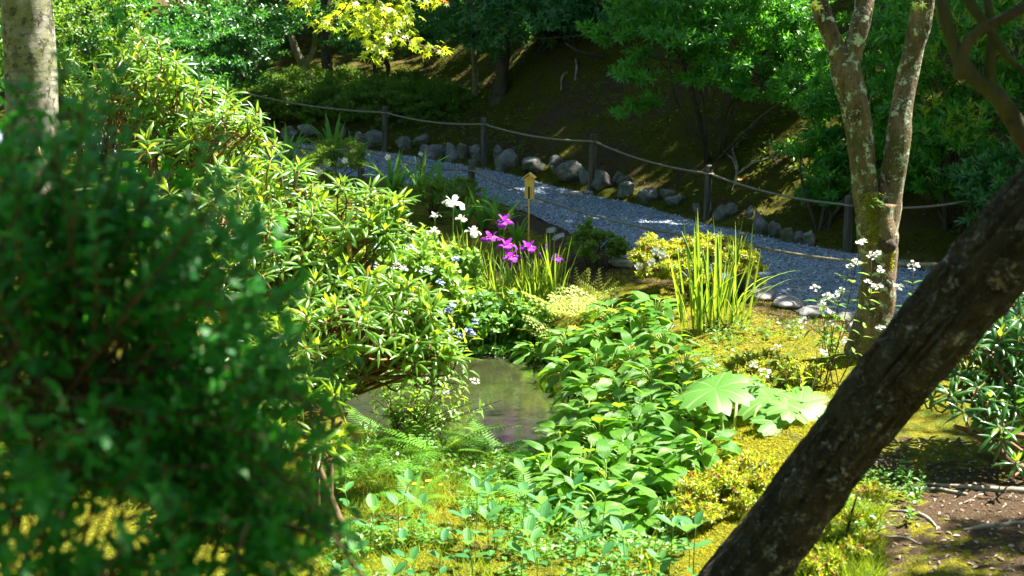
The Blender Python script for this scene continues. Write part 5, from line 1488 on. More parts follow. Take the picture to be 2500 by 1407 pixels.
# ------------------------------------------------------------------ ferns
def frond_T(L=.45, n=20, wmax=.085, bend=1.0, teeth=7):
    V, F, U = [], [], []
    k = 0
    t = np.linspace(0, 1, n + 1)
    ang = bend * t
    y = np.concatenate([[0], np.cumsum(np.cos(ang[:-1]) * L / n)])
    z = np.concatenate([[0], np.cumsum(np.sin(-ang[:-1]) * L / n)])
    for i in range(2, n + 1):
        w_ = wmax * min(1, (i / n) * 4) * (1 - (i / n) ** 2.2) + .006
        fy, fz = math.cos(ang[i]), -math.sin(ang[i])
        for s in (-1, 1):
            ax = np.array([s * .93, .36 * fy, .36 * fz - .12])
            ax = ax / np.linalg.norm(ax)
            b0 = np.array([0, y[i], z[i]])
            side = np.array([0, fy, fz])
            hw = L / n * .52
            for q in range(teeth):
                a, b_ = q / teeth, (q + 1.0) / teeth
                m_ = (a + b_) / 2
                wd = hw * (1 - a ** 1.6) 
                P = [b0 + ax * w_ * a, b0 + ax * w_ * (m_ + .05) + side * wd, b0 + ax * w_ * b_, b0 + ax * w_ * (m_ + .05) - side * wd]
                V += P; F.append([k, k + 1, k + 2, k + 3]); U += [[.5, a], [1, m_], [.5, b_], [0, m_]]
                k += 4
    rk = .0022
    for i in range(n):
        a, b_ = np.array([0, y[i], z[i]]), np.array([0, y[i + 1], z[i + 1]])
        V += [a + [rk, 0, .001], a - [rk, 0, -.001], b_ - [rk, 0, -.001], b_ + [rk, 0, .001]]
        F.append([k, k + 1, k + 2, k + 3]); U += [[.5, 0]] * 4; k += 4
    return np.array(V), [np.array(F)], np.array(U)
FR = [np_mesh('frond', *frond_T(.45, 22, .085, b_), (M['fern'],), False) for b_ in (.7, 1.2, 1.7)]
for px, py, sc, n, lab in [(840, 1205, .95, 8, 'bright fern with long fronds on the moss left of the yellow flowers'), (770, 1190, .8, 5, 'fern half hidden behind the blurred foreground leaves'), (1075, 1110, 1.0, 9, 'sunlit fern at the foot of the thin-stemmed shrub by the pond'), (1140, 1100, .8, 7, 'sunlit fern directly right of the thin-stemmed shrub at the pond edge'),
                           (1215, 1125, .8, 8, 'fern at the tip of the near pond shore'), (1250, 1185, .75, 9, 'yellow-lit feathery fern on the pond shore left of the hostas'), (1300, 1240, .7, 8, 'yellow-lit feathery fern nearest the hostas and the dark rosette'), (1200, 1190, .6, 7, 'small feathery fern in the middle of the sunlit moss by the shore'),
                           (960, 1080, .8, 7, 'shaded fern below the drooping rhododendron branch'), (905, 1090, .7, 6, 'shaded fern between the low rhododendron shoots and the thin-stemmed shrub'), (1430, 1215, .55, 5, 'small fern poking out of the lower edge of the hostas'), (1010, 1235, .55, 5, 'small blue-green fern by the yellow flowers')]:
    g = ground(px, py)
    root = thing('fern', lab, 'fern', g, 'ferns on the near pond shore')
    a0 = rng.random() * 6
    n += 3
    for i in range(n):
        a = a0 + i * 6.28 / n + rng.normal(0, .25)
        o = np.array([math.cos(a), math.sin(a), 0])
        part('frond', FR[rng.integers(0, 3)], root, M=frames([g], [o + np.array([0, 0, rng.uniform(.45, 1.2)])], [np.array([0, 0, 1.0]) - o * .5], 1.25 * sc * rng.uniform(.7, 1.1))[0])
def royal_T(L=.5, n=7, bend=.5):
    mb = MB()
    lf = leaf_T(.066, .024, 'ell', 2, 3, .15, .3)
    Ps, Ds, Ns, Ss = [], [], [], []
    for i in range(2, n + 1):
        t = i / n
        b0 = np.array([0, L * t * .96, -.10 * L * t * t * bend * 2])
        for s in (-1, 1):
            al = np.array([s * .86, .5, -.12])
            ln = .20 * (1 - (t - .45) ** 2 * 2.2) * (1 - .55 * t)
            m_ = max(2, int(ln / .038))
            for q in range(m_):
                p = b0 + al * ln * (q + .6) / m_
                for s2 in (-1, 1):
                    d = al * .45 + s2 * np.array([-.5 * s, .86, 0])
                    Ps.append(p); Ds.append(d); Ns.append([0, .1, 1]); Ss.append(.95 - .25 * q / m_)
            Ps.append(b0 + al * ln); Ds.append(al); Ns.append([0, 0, 1]); Ss.append(.7)
    Ps.append([0, L * .96, -.1 * L * bend]); Ds.append([0, 1, 0]); Ns.append([0, 0, 1]); Ss.append(.8)
    stamp(mb, lf, frames(np.array(Ps), np.array(Ds), np.array(Ns) + rng.normal(0, .12, (len(Ps), 3)), np.array(Ss)))
    t = np.linspace(0, 1, 9)
    mb.tube(np.stack([0 * t, L * t * .96, -.1 * L * t * t * bend * 2 - .001], 1), np.linspace(.003, .0015, 9), 5)
    return mb
def sparse_T(L=.5, n=8):
    lf = leaf_T(.085, .021, 'obl', 3, 3, .15, .5)
    mb = MB()
    for i in range(2, n + 1):
        t = i / n
        for s in (-1, 1):
            stamp(mb, lf, frames([[0, L * (t * .92 + .02 * s), 0]], [[s * .9, .45, -.1]], [[0, .1, 1]], 1.25 - .75 * t + rng.normal(0, .06)))
    stamp(mb, lf, frames([[0, L * .93, 0]], [[0, 1, 0]], [[0, 0, 1]], .5))
    mb.tube([[0, 0, -.001], [.005, L * .5, .004], [0, L * .95, -.001]], .0022, 5)
    return mb
SPARSE = sparse_T().mesh('frond', (M['osmunda'],))
RF = [royal_T(.5, 7, b_).mesh('frond', (M['osmunda'],)) for b_ in (.2, .7, 1.2)]
for px, py, sc, n, tip, lab in [(1412, 720, .5, 1, (1405, 652), 'pale royal fern standing alone left of the golden azalea'), (1462, 725, .5, 1, (1462, 655), 'pale royal fern upright beside its twin, nearest the green azalea'),
                                (1340, 775, .9, 6, None, 'pale royal fern spilling over the bank below the purple irises'), (1400, 775, .95, 7, None, 'pale royal fern in the middle of the fern drift below the green azalea'), (1460, 780, .9, 6, None, 'bleached royal fern at the upper edge of the hostas'),
                                (1300, 815, .8, 6, None, 'royal fern hanging over the dark end of the pond'), (1370, 825, .8, 6, None, 'royal fern just above the first hostas at the water'), (1440, 815, .7, 5, None, 'royal fern tucked between the fern drift and the hostas')]:
    g = ground(px, py)
    root = thing('royal_fern', lab, 'fern', g, 'pale royal ferns on the bank')
    for i in range(n):
        a = rng.uniform(0, 6.28)
        o = np.array([math.cos(a), math.sin(a), 0])
        up_ = rng.uniform(.25, .9) if tip is None else 3.0
        part('frond', RF[rng.integers(0, 3)], root, M=frames([g], [o + np.array([0, 0, up_])], [np.array([0, -.2, 1.0]) - o * .6], sc * rng.uniform(.7, 1.05))[0])
    if tip:
        t = at(*tip, g[1])
        part('frond', SPARSE, root, M=frames([g], [t - g], [[.3, -1, .3]], np.linalg.norm(t - g) / .5)[0])
        for sgn in (-1, 1):
            part('frond', SPARSE, root, M=frames([g], [[sgn * .8, -.3, .75]], [[0, -.8, .6]], .45)[0])

# ------------------------------------------------------------------ hydrangeas and other flowering stems
HY = [leaf_T(.085, .036, 'ovate', 4, 3, .25, .5), leaf_T(.075, .034, 'ovate', 4, 3, .2, .7), leaf_T(.095, .038, 'ovate', 4, 3, .3, .3)]
def head_mesh(name, c, up, r, mat, n_out=7, n_in=16, s=1.0):
    up = nrm(np.asarray(up, float))
    U, W = perp(up[None]); U, W = U[0], W[0]
    mb = MB()
    pt = leaf_T(.014 * s, .013 * s, 'petal', 2, 3, .1, .2)
    def floret(p, nrm_, k=4):
        A, B = perp(nrm_[None]); A, B = A[0], B[0]
        a = np.arange(k) * 2 * PI / k + rng.random() * 3
        D = A * np.cos(a)[:, None] + B * np.sin(a)[:, None]
        stamp(mb, pt, frames(np.repeat(p[None], k, 0), D + nrm_ * .2, np.repeat(nrm_[None], k, 0), rng.uniform(.8, 1.15)))
    for i in range(n_out):
        a = i * 2 * PI / n_out + rng.normal(0, .2)
        p = c + (U * math.cos(a) + W * math.sin(a)) * r * rng.uniform(.75, 1.1) + up * rng.normal(0, .006)
        floret(p, nrm(up + rng.normal(0, .3, 3)))
    tiny = diamond_T(.007 * s, .006 * s)
    q = rng.random(n_in) ** .5 * r * .6; a = rng.random(n_in) * 6.28
    P = c + (U[None] * np.cos(a)[:, None] + W[None] * np.sin(a)[:, None]) * q[:, None] + up * .006
    for k in range(3):
        stamp(mb, tiny, frames(P, rdir(n_in) + up, rdir(n_in), 1.0))
    return mb.mesh(name, (mat,))
# blue and lilac lacecap hydrangea left of the irises
g = onland(at(1010, 720, 11.0))
r_ = stem_shrub('hydrangea', 'lacecap hydrangea with pale blue and lilac-white heads left of the irises', 'hydrangea', g, [E(1010, 640, 11.1, .30, .28, .17), E(930, 620, 11.2, .16, .2, .12), E(1080, 690, 10.9, .20, .22, .16)], 300, 7, HY, M['hydr'], M['stem'], 9, None, 70, .10, .10, (45, 90), .6, 300)
for px, py, dz, rr_, mt in [(925, 603, 10.95, .04, 'petal_blue'), (950, 600, 10.95, .04, 'petal_blue'), (978, 596, 10.95, .035, 'petal_blue'), (1002, 604, 10.9, .03, 'petal_blue'), (905, 650, 10.8, .06, 'petal_lilac'), (930, 668, 10.75, .05, 'petal_lilac'), (962, 650, 10.75, .05, 'petal_lilac'), (985, 655, 10.75, .035, 'petal_lilac'),
                            (1040, 662, 10.7, .055, 'petal_blue'), (1075, 690, 10.65, .03, 'petal_blue'), (1112, 632, 10.8, .03, 'petal_blue'), (870, 610, 10.8, .04, 'petal_lilac'), (925, 655, 10.7, .04, 'petal_lilac')]:
    c = at(px, py, dz)
    part('flower_head', head_mesh('flower_head', c, [rng.normal(0, .15), -.35, 1], rr_ * .85, M[mt], 8, 18, .95), r_, kind='stuff')
def flower_stems(name, label, cat, base, stems, leaf_mat_, flower_mat, Ts, stem_mat, heads=(), n_leaf=9, spread=.10, sc=1.0, stem_r=.004, head_s=1.0, group=None, ls=(.7, 1.1), up=.7):
    root = thing(name, label, cat, base, group)
    mes = [np_mesh('leaf', *T, (leaf_mat_,)) for T in Ts]
    for top in stems:
        a = base + np.append(rng.normal(0, spread, 2), -.03)
        mid = (a + top) / 2 + rng.normal(0, .03, 3) + np.array([0, 0, .04])
        q = curve([a, mid, top], 16)
        part('stem', MB().tube(q, np.linspace(stem_r, stem_r * .5, 16), 6).mesh('stem', (stem_mat,)), root)
        T = nrm(np.gradient(q, axis=0))
        for i in range(n_leaf):
            f = .25 + .75 * (i // 2 * 2 + .5) / n_leaf
            j = min(15, int(f * 15))
            az = (i // 2) * 1.57 + (i % 2) * PI + rng.normal(0, .3)
            U, W = perp(T[j][None])
            o = U[0] * math.cos(az) + W[0] * math.sin(az)
            part('leaf', mes[rng.integers(0, len(mes))], root, M=frames([q[j] + o * .004], [o + T[j] * .35], [T[j] + np.array([0, -.1, up])], sc * rng.uniform(*ls))[0])
    for (px, py, dz, rr_) in heads:
        c = at(px, py, dz)
        part('flower_head', head_mesh('flower_head', c, [rng.normal(0, .25), -.4, 1], rr_ * .85, flower_mat, 6, 10, head_s * .82), root, kind='stuff')
    return root
NL = [leaf_T(.10, .028, 'ovate', 4, 3, .25, .6), leaf_T(.085, .026, 'ovate', 4, 3, .3, .4)]
d = 8.75
g = onland(at(2030, 960, d))
hd = [(2102, 592, d, .035), (2128, 625, d, .032), (2092, 640, d, .032), (2142, 618, d - .05, .028), (2075, 650, d, .026), (2230, 652, d, .042), (2140, 700, d, .036), (2120, 690, d - .05, .03), (1990, 703, d, .032), (2022, 722, d, .036), (2052, 712, d, .034), (2040, 730, d - .05, .028), (2008, 745, d, .026), (1965, 782, d, .035), (2030, 790, d - .1, .032), (2150, 660, d, .024)]
flower_stems('white_hydrangea', 'tall thin-stemmed hydrangea with white flower heads left of the lichen-covered trunk', 'hydrangea', g, [at(a, b_ + 6, c_) for a, b_, c_, _ in hd if (a, b_) in [(2102, 592), (2128, 625), (2075, 650), (2140, 700), (1990, 703), (2022, 722), (2052, 712), (1965, 782), (2030, 790)]], M['hydr'], M['petal_white'], NL, M['twig'],
             [h for h in hd if h[0] != 2230], 12, .07, head_s=1.15)
g = onland(at(2200, 900, 8.6))
flower_stems('white_hydrangea', 'white-flowered hydrangea stems right of the lichen-covered trunk', 'hydrangea', g, [at(2230, 660, d - .1), at(2215, 740, 8.6), at(2175, 780, 8.55), at(2150, 830, 8.5)], M['hydr'], M['petal_white'], NL, M['twig'], [(2230, 650, d - .1, .042), (2195, 700, 8.6, .03), (2150, 800, 8.5, .025)], 12, .06, head_s=1.15)
g = onland(at(1930, 1030, 8.3))
flower_stems('white_hydrangea', 'leggy hydrangea with a few small white heads behind the umbrella-shaped leaves', 'hydrangea', g, [at(1895, 850, 8.4), at(1840, 890, 8.3), at(1995, 850, 8.4), at(1960, 900, 8.35), at(1925, 960, 8.2)], M['hydr'], M['petal_white'], NL, M['twig'], [(1895, 850, 8.35, .03), (1870, 910, 8.2, .035), (2060, 835, 8.4, .02), (1840, 890, 8.3, .03), (2010, 860, 8.4, .02)], 8, .07, head_s=1.1)
# thin-stemmed shrub at the near pond edge
g = onland(at(1000, 1090, 8.75))
tips_ = [(930, 905), (960, 880), (985, 900), (1005, 920), (1030, 880), (1060, 905), (1085, 930), (1115, 900), (1155, 930), (1170, 880), (1195, 995), (1230, 975), (900, 960), (1040, 980), (1120, 1000), (1000, 980), (1165, 980), (915, 940), (945, 930), (975, 950), (1020, 940), (1050, 930), (1075, 900), (1100, 950), (1135, 950), (890, 1000), (1080, 1010), (1010, 880), (955, 1000), (1145, 1030), (1060, 1000)]
flower_stems('thin_stemmed_shrub', 'open shrub of many thin brown stems and small leaves at the near pond edge', 'shrub', g, [at(a, b_, 8.75 + rng.normal(0, .12)) for a, b_ in tips_], M['hydr'], M['petal_white'], [leaf_T(.085, .032, 'ovate', 3, 3, .25, .5), leaf_T(.07, .028, 'ovate', 3, 3, .25, .3)], M['twig'],
             [(1160, 932, 8.7, .03), (1105, 1005, 8.65, .03), (1115, 1098, 8.5, .026), (1090, 960, 8.7, .018), (1070, 935, 8.7, .02)], 16, .09, head_s=1.0, stem_r=.0045)
g = onland(at(1130, 850, 10.6))
hb = [(1095, 757, 10.4, .03), (1105, 745, 10.4, .025), (1160, 785, 10.3, .025), (1105, 808, 10.3, .035), (1125, 820, 10.3, .035), (1145, 808, 10.3, .03), (1080, 820, 10.3, .03), (1090, 850, 10.2, .025), (1070, 845, 10.2, .025), (1155, 815, 10.3, .02)]
flower_stems('blue_hydrangea', 'slender hydrangea with small pale blue flowers leaning over the dark end of the pond', 'hydrangea', at(1085, 900, 10.2), [at(a, b_ + 8, c_) for a, b_, c_, _ in hb], M['hydr'], M['petal_blue'], NL, M['twig'], hb, 9, .05, head_s=1.1, stem_r=.003)
# leafy cover on the bank under the irises
HEA = [leaf_T(.055, .046, 'heart', 3, 3, .2, .6), leaf_T(.048, .042, 'heart', 3, 3, .15, .4)]
for px, py, dz, rx, rz, lab, mt in [(1130, 735, 11.25, .22, .20, 'heart-leaved ground cover on the bank left of the purple iris stems', 'heart'), (1220, 750, 11.3, .24, .18, 'heart-leaved ground cover directly below the purple irises', 'heart'), (1185, 790, 11.1, .24, .14, 'shaded heart-leaved ground cover dipping into the dark end of the pond', 'heart'),
                                    (1300, 770, 11.2, .20, .12, 'heart-leaved ground cover at the right end of the iris bank', 'heart'), (1080, 640, 11.7, .26, .20, 'bright leafy clump at the feet of the white irises', 'hydr'), (1000, 590, 12.2, .30, .14, 'bright leafy clump behind the blue hydrangea', 'hydr'), (1130, 645, 11.7, .2, .15, 'bright leafy clump just left of the purple irises', 'hydr'), (930, 585, 12.3, .2, .15, 'leafy clump at the rhododendron edge behind the blue hydrangea', 'heart')]:
    c = at(px, py, dz)
    g = onland(c)
    root = thing('leafy_clump', lab, 'ground cover', g, 'leafy clumps on the iris bank')
    P, O = shell_points([tuple(c) + (rx, rx * .9, rz), (c[0], c[1], (c[2] + g[2]) / 2, rx * .9, rx * .8, max(.1, (c[2] - g[2]) * .7))], 150, .5, -.7)
    Mx = twig_leaves(P, nrm(O + np.array([0, 0, .4])), 5, .06, (50, 95), .7)
    Mx[:, 2, 3] = np.maximum(Mx[:, 2, 3], WATER_Z + .03)
    leaf_parts(root, HEA, Mx, M[mt], n_parts=150)
    mb = MB()
    for q in P[:60]:
        s = onland(g + (q - g) * .4)
        if s[2] > q[2]: s[2] = q[2] - .03
        mb.tube(curve([s - [0, 0, .02], (s + q) / 2 + rng.normal(0, .015, 3), q], 5), .0025, 5)
    part('stems', mb.mesh('stems', (M['stem'],)), root, kind='stuff')

# ------------------------------------------------------------------ umbrella-leaved plants
def lobed_T(R, lobes=7, depth=.42, seed=0):
    r0 = np.random.default_rng(seed)
    na, nr = 168, 10
    a = np.linspace(0, 2 * PI, na, endpoint=False)
    lob = np.abs(np.cos(a * lobes / 2))
    ind = np.repeat(r0.uniform(.86, 1.1, lobes), na // lobes)
    ind = np.roll(ind, na // lobes // 2)
    ind = (np.roll(ind, 3) + ind + np.roll(ind, -3)) / 3
    tooth = np.abs(((a * lobes * 3 / (2 * PI)) % 1) - .5) * 2
    edge_ = R * ind * (1 - depth * (1 - lob ** .5)) * (1 - .13 * tooth * lob ** .3)
    V = [[0, 0, 0]]; U = [[.5, .5]]
    ph = r0.random() * 6
    for k in range(1, nr + 1):
        f = k / nr
        rr = R * .45 * f + (edge_ - R * .45) * f ** 2.2
        q = rr / R
        z = .05 * R * np.sin(q * PI * .8) - .20 * R * q ** 2 * (1 + .7 * np.sin(a * 2 + ph)) + .035 * R * np.sin(a * 5 + ph) * q ** 2 + .012 * R * np.abs(np.sin(a * lobes / 2)) * q
        for i in range(na):
            V.append([rr[i] * math.cos(a[i]), rr[i] * math.sin(a[i]), z[i]])
            U.append([.5 + (((a[i] * lobes / (2 * PI)) + .5) % 1 - .5), f])
    F3 = np.array([[0, 1 + i, 1 + (i + 1) % na] for i in range(na)])
    F4 = np.array([[1 + (k - 1) * na + i, 1 + k * na + i, 1 + k * na + (i + 1) % na, 1 + (k - 1) * na + (i + 1) % na] for k in range(1, nr) for i in range(na)])
    return np.array(V), [F3, F4], np.array(U)
g = onland(at(1850, 1110, 7.95))
root = thing('umbrella_leaf_plant', 'large plant with huge pale lobed leaves held flat on thick forking stalks', 'plant', g)
for k, (px, py, dz, R, nx, st) in enumerate([(1745, 950, 8.0, .24, (-.05, -.35), (1770, 1080)), (1880, 975, 8.1, .23, (.12, -.28), (1830, 1090)), (1905, 1035, 7.85, .17, (.15, -.45), (1850, 1105)), (1955, 985, 8.05, .20, (.3, -.3), (1880, 1105)), (1805, 940, 8.3, .19, (0, -.2), (1790, 1085)), (1930, 1000, 7.95, .14, (.2, -.4), (1875, 1108))]):
    c = at(px, py, dz)
    n_ = nrm(np.array([nx[0], nx[1], 1.0]))
    part('leaf', np_mesh('leaf', *lobed_T(R * 1.15, 7, .5, k), (M['umbrella'],)), root, M=frames([c], [nrm([rng.normal(), rng.normal(), 0])], [n_], 1.0)[0])
    s = onland(at(st[0], st[1], 7.95 + rng.normal(0, .03)))
    q = curve([s - np.array([0, 0, .05]), s * .5 + c * .5 + np.array([rng.normal(0, .03), 0, .03]), c - n_ * .03, c], 14)
    part('leaf_stalk', MB().tube(q, np.linspace(.011, .006, 14), 8).mesh('leaf_stalk', (M['pale_stem'],)), root)

# ------------------------------------------------------------------ seedlings at the front, a rosette, grass
SL = [np_mesh('leaf', *leaf_T(.115, .058, 'ell', 5, 5, .2, .5, .02), (M['seed'],)), np_mesh('leaf', *leaf_T(.100, .054, 'ell', 5, 5, .3, .25, .02), (M['seed'],))]
def seedling_proto(h, pairs, top4):
    root = thing('seedling', 'blue-green oval-leaved seedling on a thin upright stem in the sunlit moss at the front', 'seedling', (0, 0, 0), 'oval-leaved seedlings at the front')
    q = curve([[0, 0, -.03], [rng.normal(0, .012), rng.normal(0, .012), h * .5], [rng.normal(0, .015), rng.normal(0, .015), h]], 10)
    part('stem', MB().tube(q, np.linspace(.0035, .0022, 10), 6).mesh('stem', (M['stem'],)), root)
    for i in range(pairs):
        z = h * (1 - .33 * i)
        j = min(9, int(z / h * 9))
        a0 = i * 1.57 + rng.random()
        n_ = 4 if (i == 0 and top4) else 2
        for s in range(n_):
            a = a0 + s * 2 * PI / n_
            o = np.array([math.cos(a), math.sin(a), 0])
            e = rng.uniform(-.05, .55) if i else rng.uniform(.3, 1.1)
            part('leaf', SL[rng.integers(0, 2)], root, M=frames([q[j] + o * .006], [o + np.array([0, 0, e])], [np.array([0, 0, 1.0]) - o * e * .6], rng.uniform(.7, 1.1) * (1 - .12 * i))[0])
    return root
protos = [seedling_proto(.24, 2, False), seedling_proto(.30, 3, False), seedling_proto(.20, 2, True), seedling_proto(.27, 2, True), seedling_proto(.33, 3, True)]
spots = []
tries = 0
while len(spots) < 36 and tries < 4000:
    tries += 1
    px, py = rng.uniform(830, 1720), rng.uniform(1270, 1500)
    if px < 960 and py < 1310: continue
    if px > 1480 and py < 1385: continue
    if all((px - a) ** 2 + ((py - b_) * 1.6) ** 2 > 58 ** 2 for a, b_ in spots):
        spots.append((px, py))
for k, (px, py) in enumerate(spots):
    o = protos[k] if k < 5 else copy_tree(protos[k % 5])
    p = ground(px, py)
    o.location = p
    o.rotation_euler = (0, 0, rng.uniform(0, 6.28))
    s = rng.uniform(.75, 1.1)
    o.scale = (s, s, s)
g = ground(1352, 1300)
root = thing('leaf_rosette', 'dark green rosette of upright narrow leaves between the seedlings and the hostas', 'plant', g)
ro = [np_mesh('leaf', *leaf_T(.19, .030, 'obl', 5, 3, .3, b_, .02), (M['lily'],)) for b_ in (.3, .8)]
for i in range(34):
    a = i * 2.4; u = i / 34
    o = np.array([math.cos(a), math.sin(a), 0])
    part('leaf', ro[i % 2], root, M=frames([g + o * .01], [o * (.15 + .9 * u) + np.array([0, 0, 1.0 - .5 * u])], [-o + np.array([0, 0, .8 * u])], rng.uniform(.7, 1.05))[0])
for px, py, n, L, lab in [(1590, 1400, 16, .22, 'tuft of stiff upright grass at the front just left of the leaning trunk'), (1565, 1375, 9, .25, 'tuft of thin arching grass over the dark hollow below the hostas'), (670, 1255, 18, .20, 'fine grass tuft seen through the blurred foreground leaves'), (1110, 1160, 14, .16, 'small grass tuft on the moss below the thin-stemmed shrub'), (960, 1170, 14, .14, 'small grass tuft in front of the shaded fern'), (2010, 1385, 14, .2, 'grass tuft in the bright azalea at the foot of the leaning trunk')]:
    g = ground(px, py)
    root = thing('grass_tuft', lab, 'grass', g, 'grass tufts')
    gb = [np_mesh('blade', *leaf_T(L, .006, 'blade', 5, 3, .4, b_), (M['grass'],)) for b_ in (.3, 1.0, 1.8)]
    for i in range(n):
        a = rng.uniform(0, 6.28); o = np.array([math.cos(a), math.sin(a), 0])
        part('blade', gb[i % 3], root, M=frames([g + o * rng.uniform(0, .03)], [o * rng.uniform(.1, .6) + np.array([0, 0, 1.0])], [-o], rng.uniform(.6, 1.1))[0])
for px, py, lab in [(1036, 1222, 'cluster of small yellow flowers in the moss below the pond'), (690, 1290, 'cluster of small yellow flowers seen through the foreground leaves'), (1225, 1245, 'single small yellow flower near the feathery fern')]:
    g = ground(px, py)
    root = thing('yellow_wildflower', lab, 'flower', g, 'yellow wildflowers')
    n = 1 if 'single' in lab else 5
    for i in range(n):
        b_ = g + np.array([rng.normal(0, .05), rng.normal(0, .03), 0]) * (n > 1)
        h = rng.uniform(.06, .12)
        part('stem', MB().tube([b_ - [0, 0, .02], b_ + [.005, 0, h * .5], b_ + [0, 0, h]], .0016, 5).mesh('stem', (M['stem'],)), root)
        a = np.arange(6) * 1.047
        D = np.stack([np.cos(a), np.sin(a) * .8, .3 + 0 * a], 1)
        mb = stamp(MB(), leaf_T(.013, .008, 'petal', 2, 3), frames(np.repeat((b_ + [0, 0, h])[None], 6, 0), D, np.repeat([[0, -.4, 1.0]], 6, 0), 1.0))
        part('flower', mb.mesh('flower', (M['yellow'],)), root, kind='stuff')

# ------------------------------------------------------------------ moss, grass and litter on the ground
def px_scatter(n, x0, x1, y0, y1):
    """ground positions spread evenly over a patch of ground"""
    A = np.array([ground(px, py)[:2] for px in np.linspace(x0, x1, 5) for py in np.linspace(y0, y1, 5)])
    lo, hi = A.min(0), A.max(0)
    P = rng.uniform(lo, hi, (n * 2, 2))
    Z = H(P[:, 0], P[:, 1])
    q = np.stack([P[:, 0], P[:, 1], Z], 1)
    a, b_, _ = project(q)
    ok = (a > x0) & (a < x1) & (b_ > y0) & (b_ < y1) & (pond_sd(P[:, 0], P[:, 1]) > .03) & (P[:, 1] < near_edge(P[:, 0]) - .12)
    return q[ok][:n]
def ground_tufts(name, label, cat, n, boxes, mat, L, W, up=(.4, 1.4), clump=.5):
    mb = MB()
    T = [(np.array([[-W / 2, 0, 0], [W / 2, 0, 0], [0, L, -.15 * L]]), [np.array([[0, 1, 2]])], np.array([[0, 0], [1, 0], [.5, 1]]))]
    for bx in boxes:
        q = px_scatter(n, *bx)
        if clump:
            q = q[fbm(q, 3.0, 2) > -clump]
        d_ = rdir(len(q), 0, .2); d_[:, 2] = rng.uniform(*up, len(q))
        stamp_mix(mb, T, frames(q - [0, 0, .003], d_, rdir(len(q)), rng.uniform(.5, 1.3, len(q))))
    tag(part(name, mb.mesh(name, (mat,)), None, kind='stuff'), label, cat)
ground_tufts('moss', 'short bright moss carpeting the sunlit ground', 'moss', 40000, [(500, 1750, 1080, 1600), (1480, 2500, 660, 1010), (1700, 2120, 1010, 1600), (-100, 800, 1000, 1600)], M['moss_tuft'], .022, .007, (.3, 1.2), .9)
ground_tufts('grass', 'thin green grass blades growing through the moss by the pond', 'grass', 9000, [(450, 1500, 1080, 1420), (650, 1350, 1070, 1260), (1950, 2150, 1250, 1500)], M['grass'], .10, .005, (.5, 2.0), .35)
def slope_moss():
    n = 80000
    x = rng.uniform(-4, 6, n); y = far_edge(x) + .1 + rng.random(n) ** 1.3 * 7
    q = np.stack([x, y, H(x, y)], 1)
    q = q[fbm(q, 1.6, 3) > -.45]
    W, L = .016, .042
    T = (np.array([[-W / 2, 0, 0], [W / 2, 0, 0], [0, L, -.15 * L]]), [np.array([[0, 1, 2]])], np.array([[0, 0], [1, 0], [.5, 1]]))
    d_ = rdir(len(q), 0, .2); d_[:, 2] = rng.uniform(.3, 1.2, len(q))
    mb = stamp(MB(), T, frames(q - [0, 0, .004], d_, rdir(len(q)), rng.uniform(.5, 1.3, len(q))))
    tag(part('slope_moss', mb.mesh('slope_moss', (M['slope_moss'],)), None, kind='stuff'), 'moss painted darker for the shade on the slope above the far stones', 'moss')
slope_moss()
def low_leaves():
    T = [leaf_T(.034, .022, 'ovate', 2, 3, .2, .4), leaf_T(.05, .014, 'lance', 2, 3, .25, .6), leaf_T(.028, .024, 'heart', 2, 3, .2, .4)]
    mb = MB()
    for n, bx in ((2600, (760, 1340, 1090, 1270)), (2600, (800, 1700, 1250, 1500)), (500, (2000, 2250, 1150, 1450)), (500, (1720, 1960, 800, 1010))):
        q = px_scatter(n, *bx)
        q = q[fbm(q, 2.2, 3) > -.1]
        m_ = len(q) * 3
        o = rdir(m_, 0, .5)
        stamp_mix(mb, T, frames(np.repeat(q, 3, 0) + np.array([0, 0, 1.0]) * rng.uniform(.01, .07, m_)[:, None], o, np.array([0, 0, 1.0]) + rng.normal(0, .3, (m_, 3)), rng.uniform(.6, 1.2, m_)))
    tag(part('ground_cover', mb.mesh('ground_cover', (M['heart'],)), None, kind='stuff'), 'low green small-leaved ground cover between the ferns and seedlings', 'ground cover')
low_leaves()
def slope_undergrowth():
    T = [leaf_T(.06, .030, 'ovate', 2, 3, .2, .4), leaf_T(.09, .018, 'lance', 2, 3, .25, .8), leaf_T(.05, .034, 'ell', 2, 3, .2, .4)]
    n = 2600
    x = rng.uniform(-3.5, 5.5, n); y = far_edge(x) + .25 + rng.random(n) * 7
    q = np.stack([x, y, H(x, y)], 1)
    q = q[fbm(q, .9, 3) > .12]
    m_ = len(q) * 5
    sc = rng.uniform(.5, 1.3, len(q)).repeat(5)
    z = rng.uniform(.02, .16, m_) * sc
    P = np.repeat(q, 5, 0) + np.stack([rng.normal(0, .04, m_), rng.normal(0, .04, m_), z], 1)
    mb = stamp_mix(MB(), T, frames(P, rdir(m_, -.2, .6), np.array([0, 0, 1.0]) + rng.normal(0, .3, (m_, 3)), sc))
    tag(part('slope_undergrowth', mb.mesh('slope_undergrowth', (M['hedge'],)), None, kind='stuff'), 'patches of low seedlings and weeds growing on the shaded slope', 'undergrowth')
slope_undergrowth()
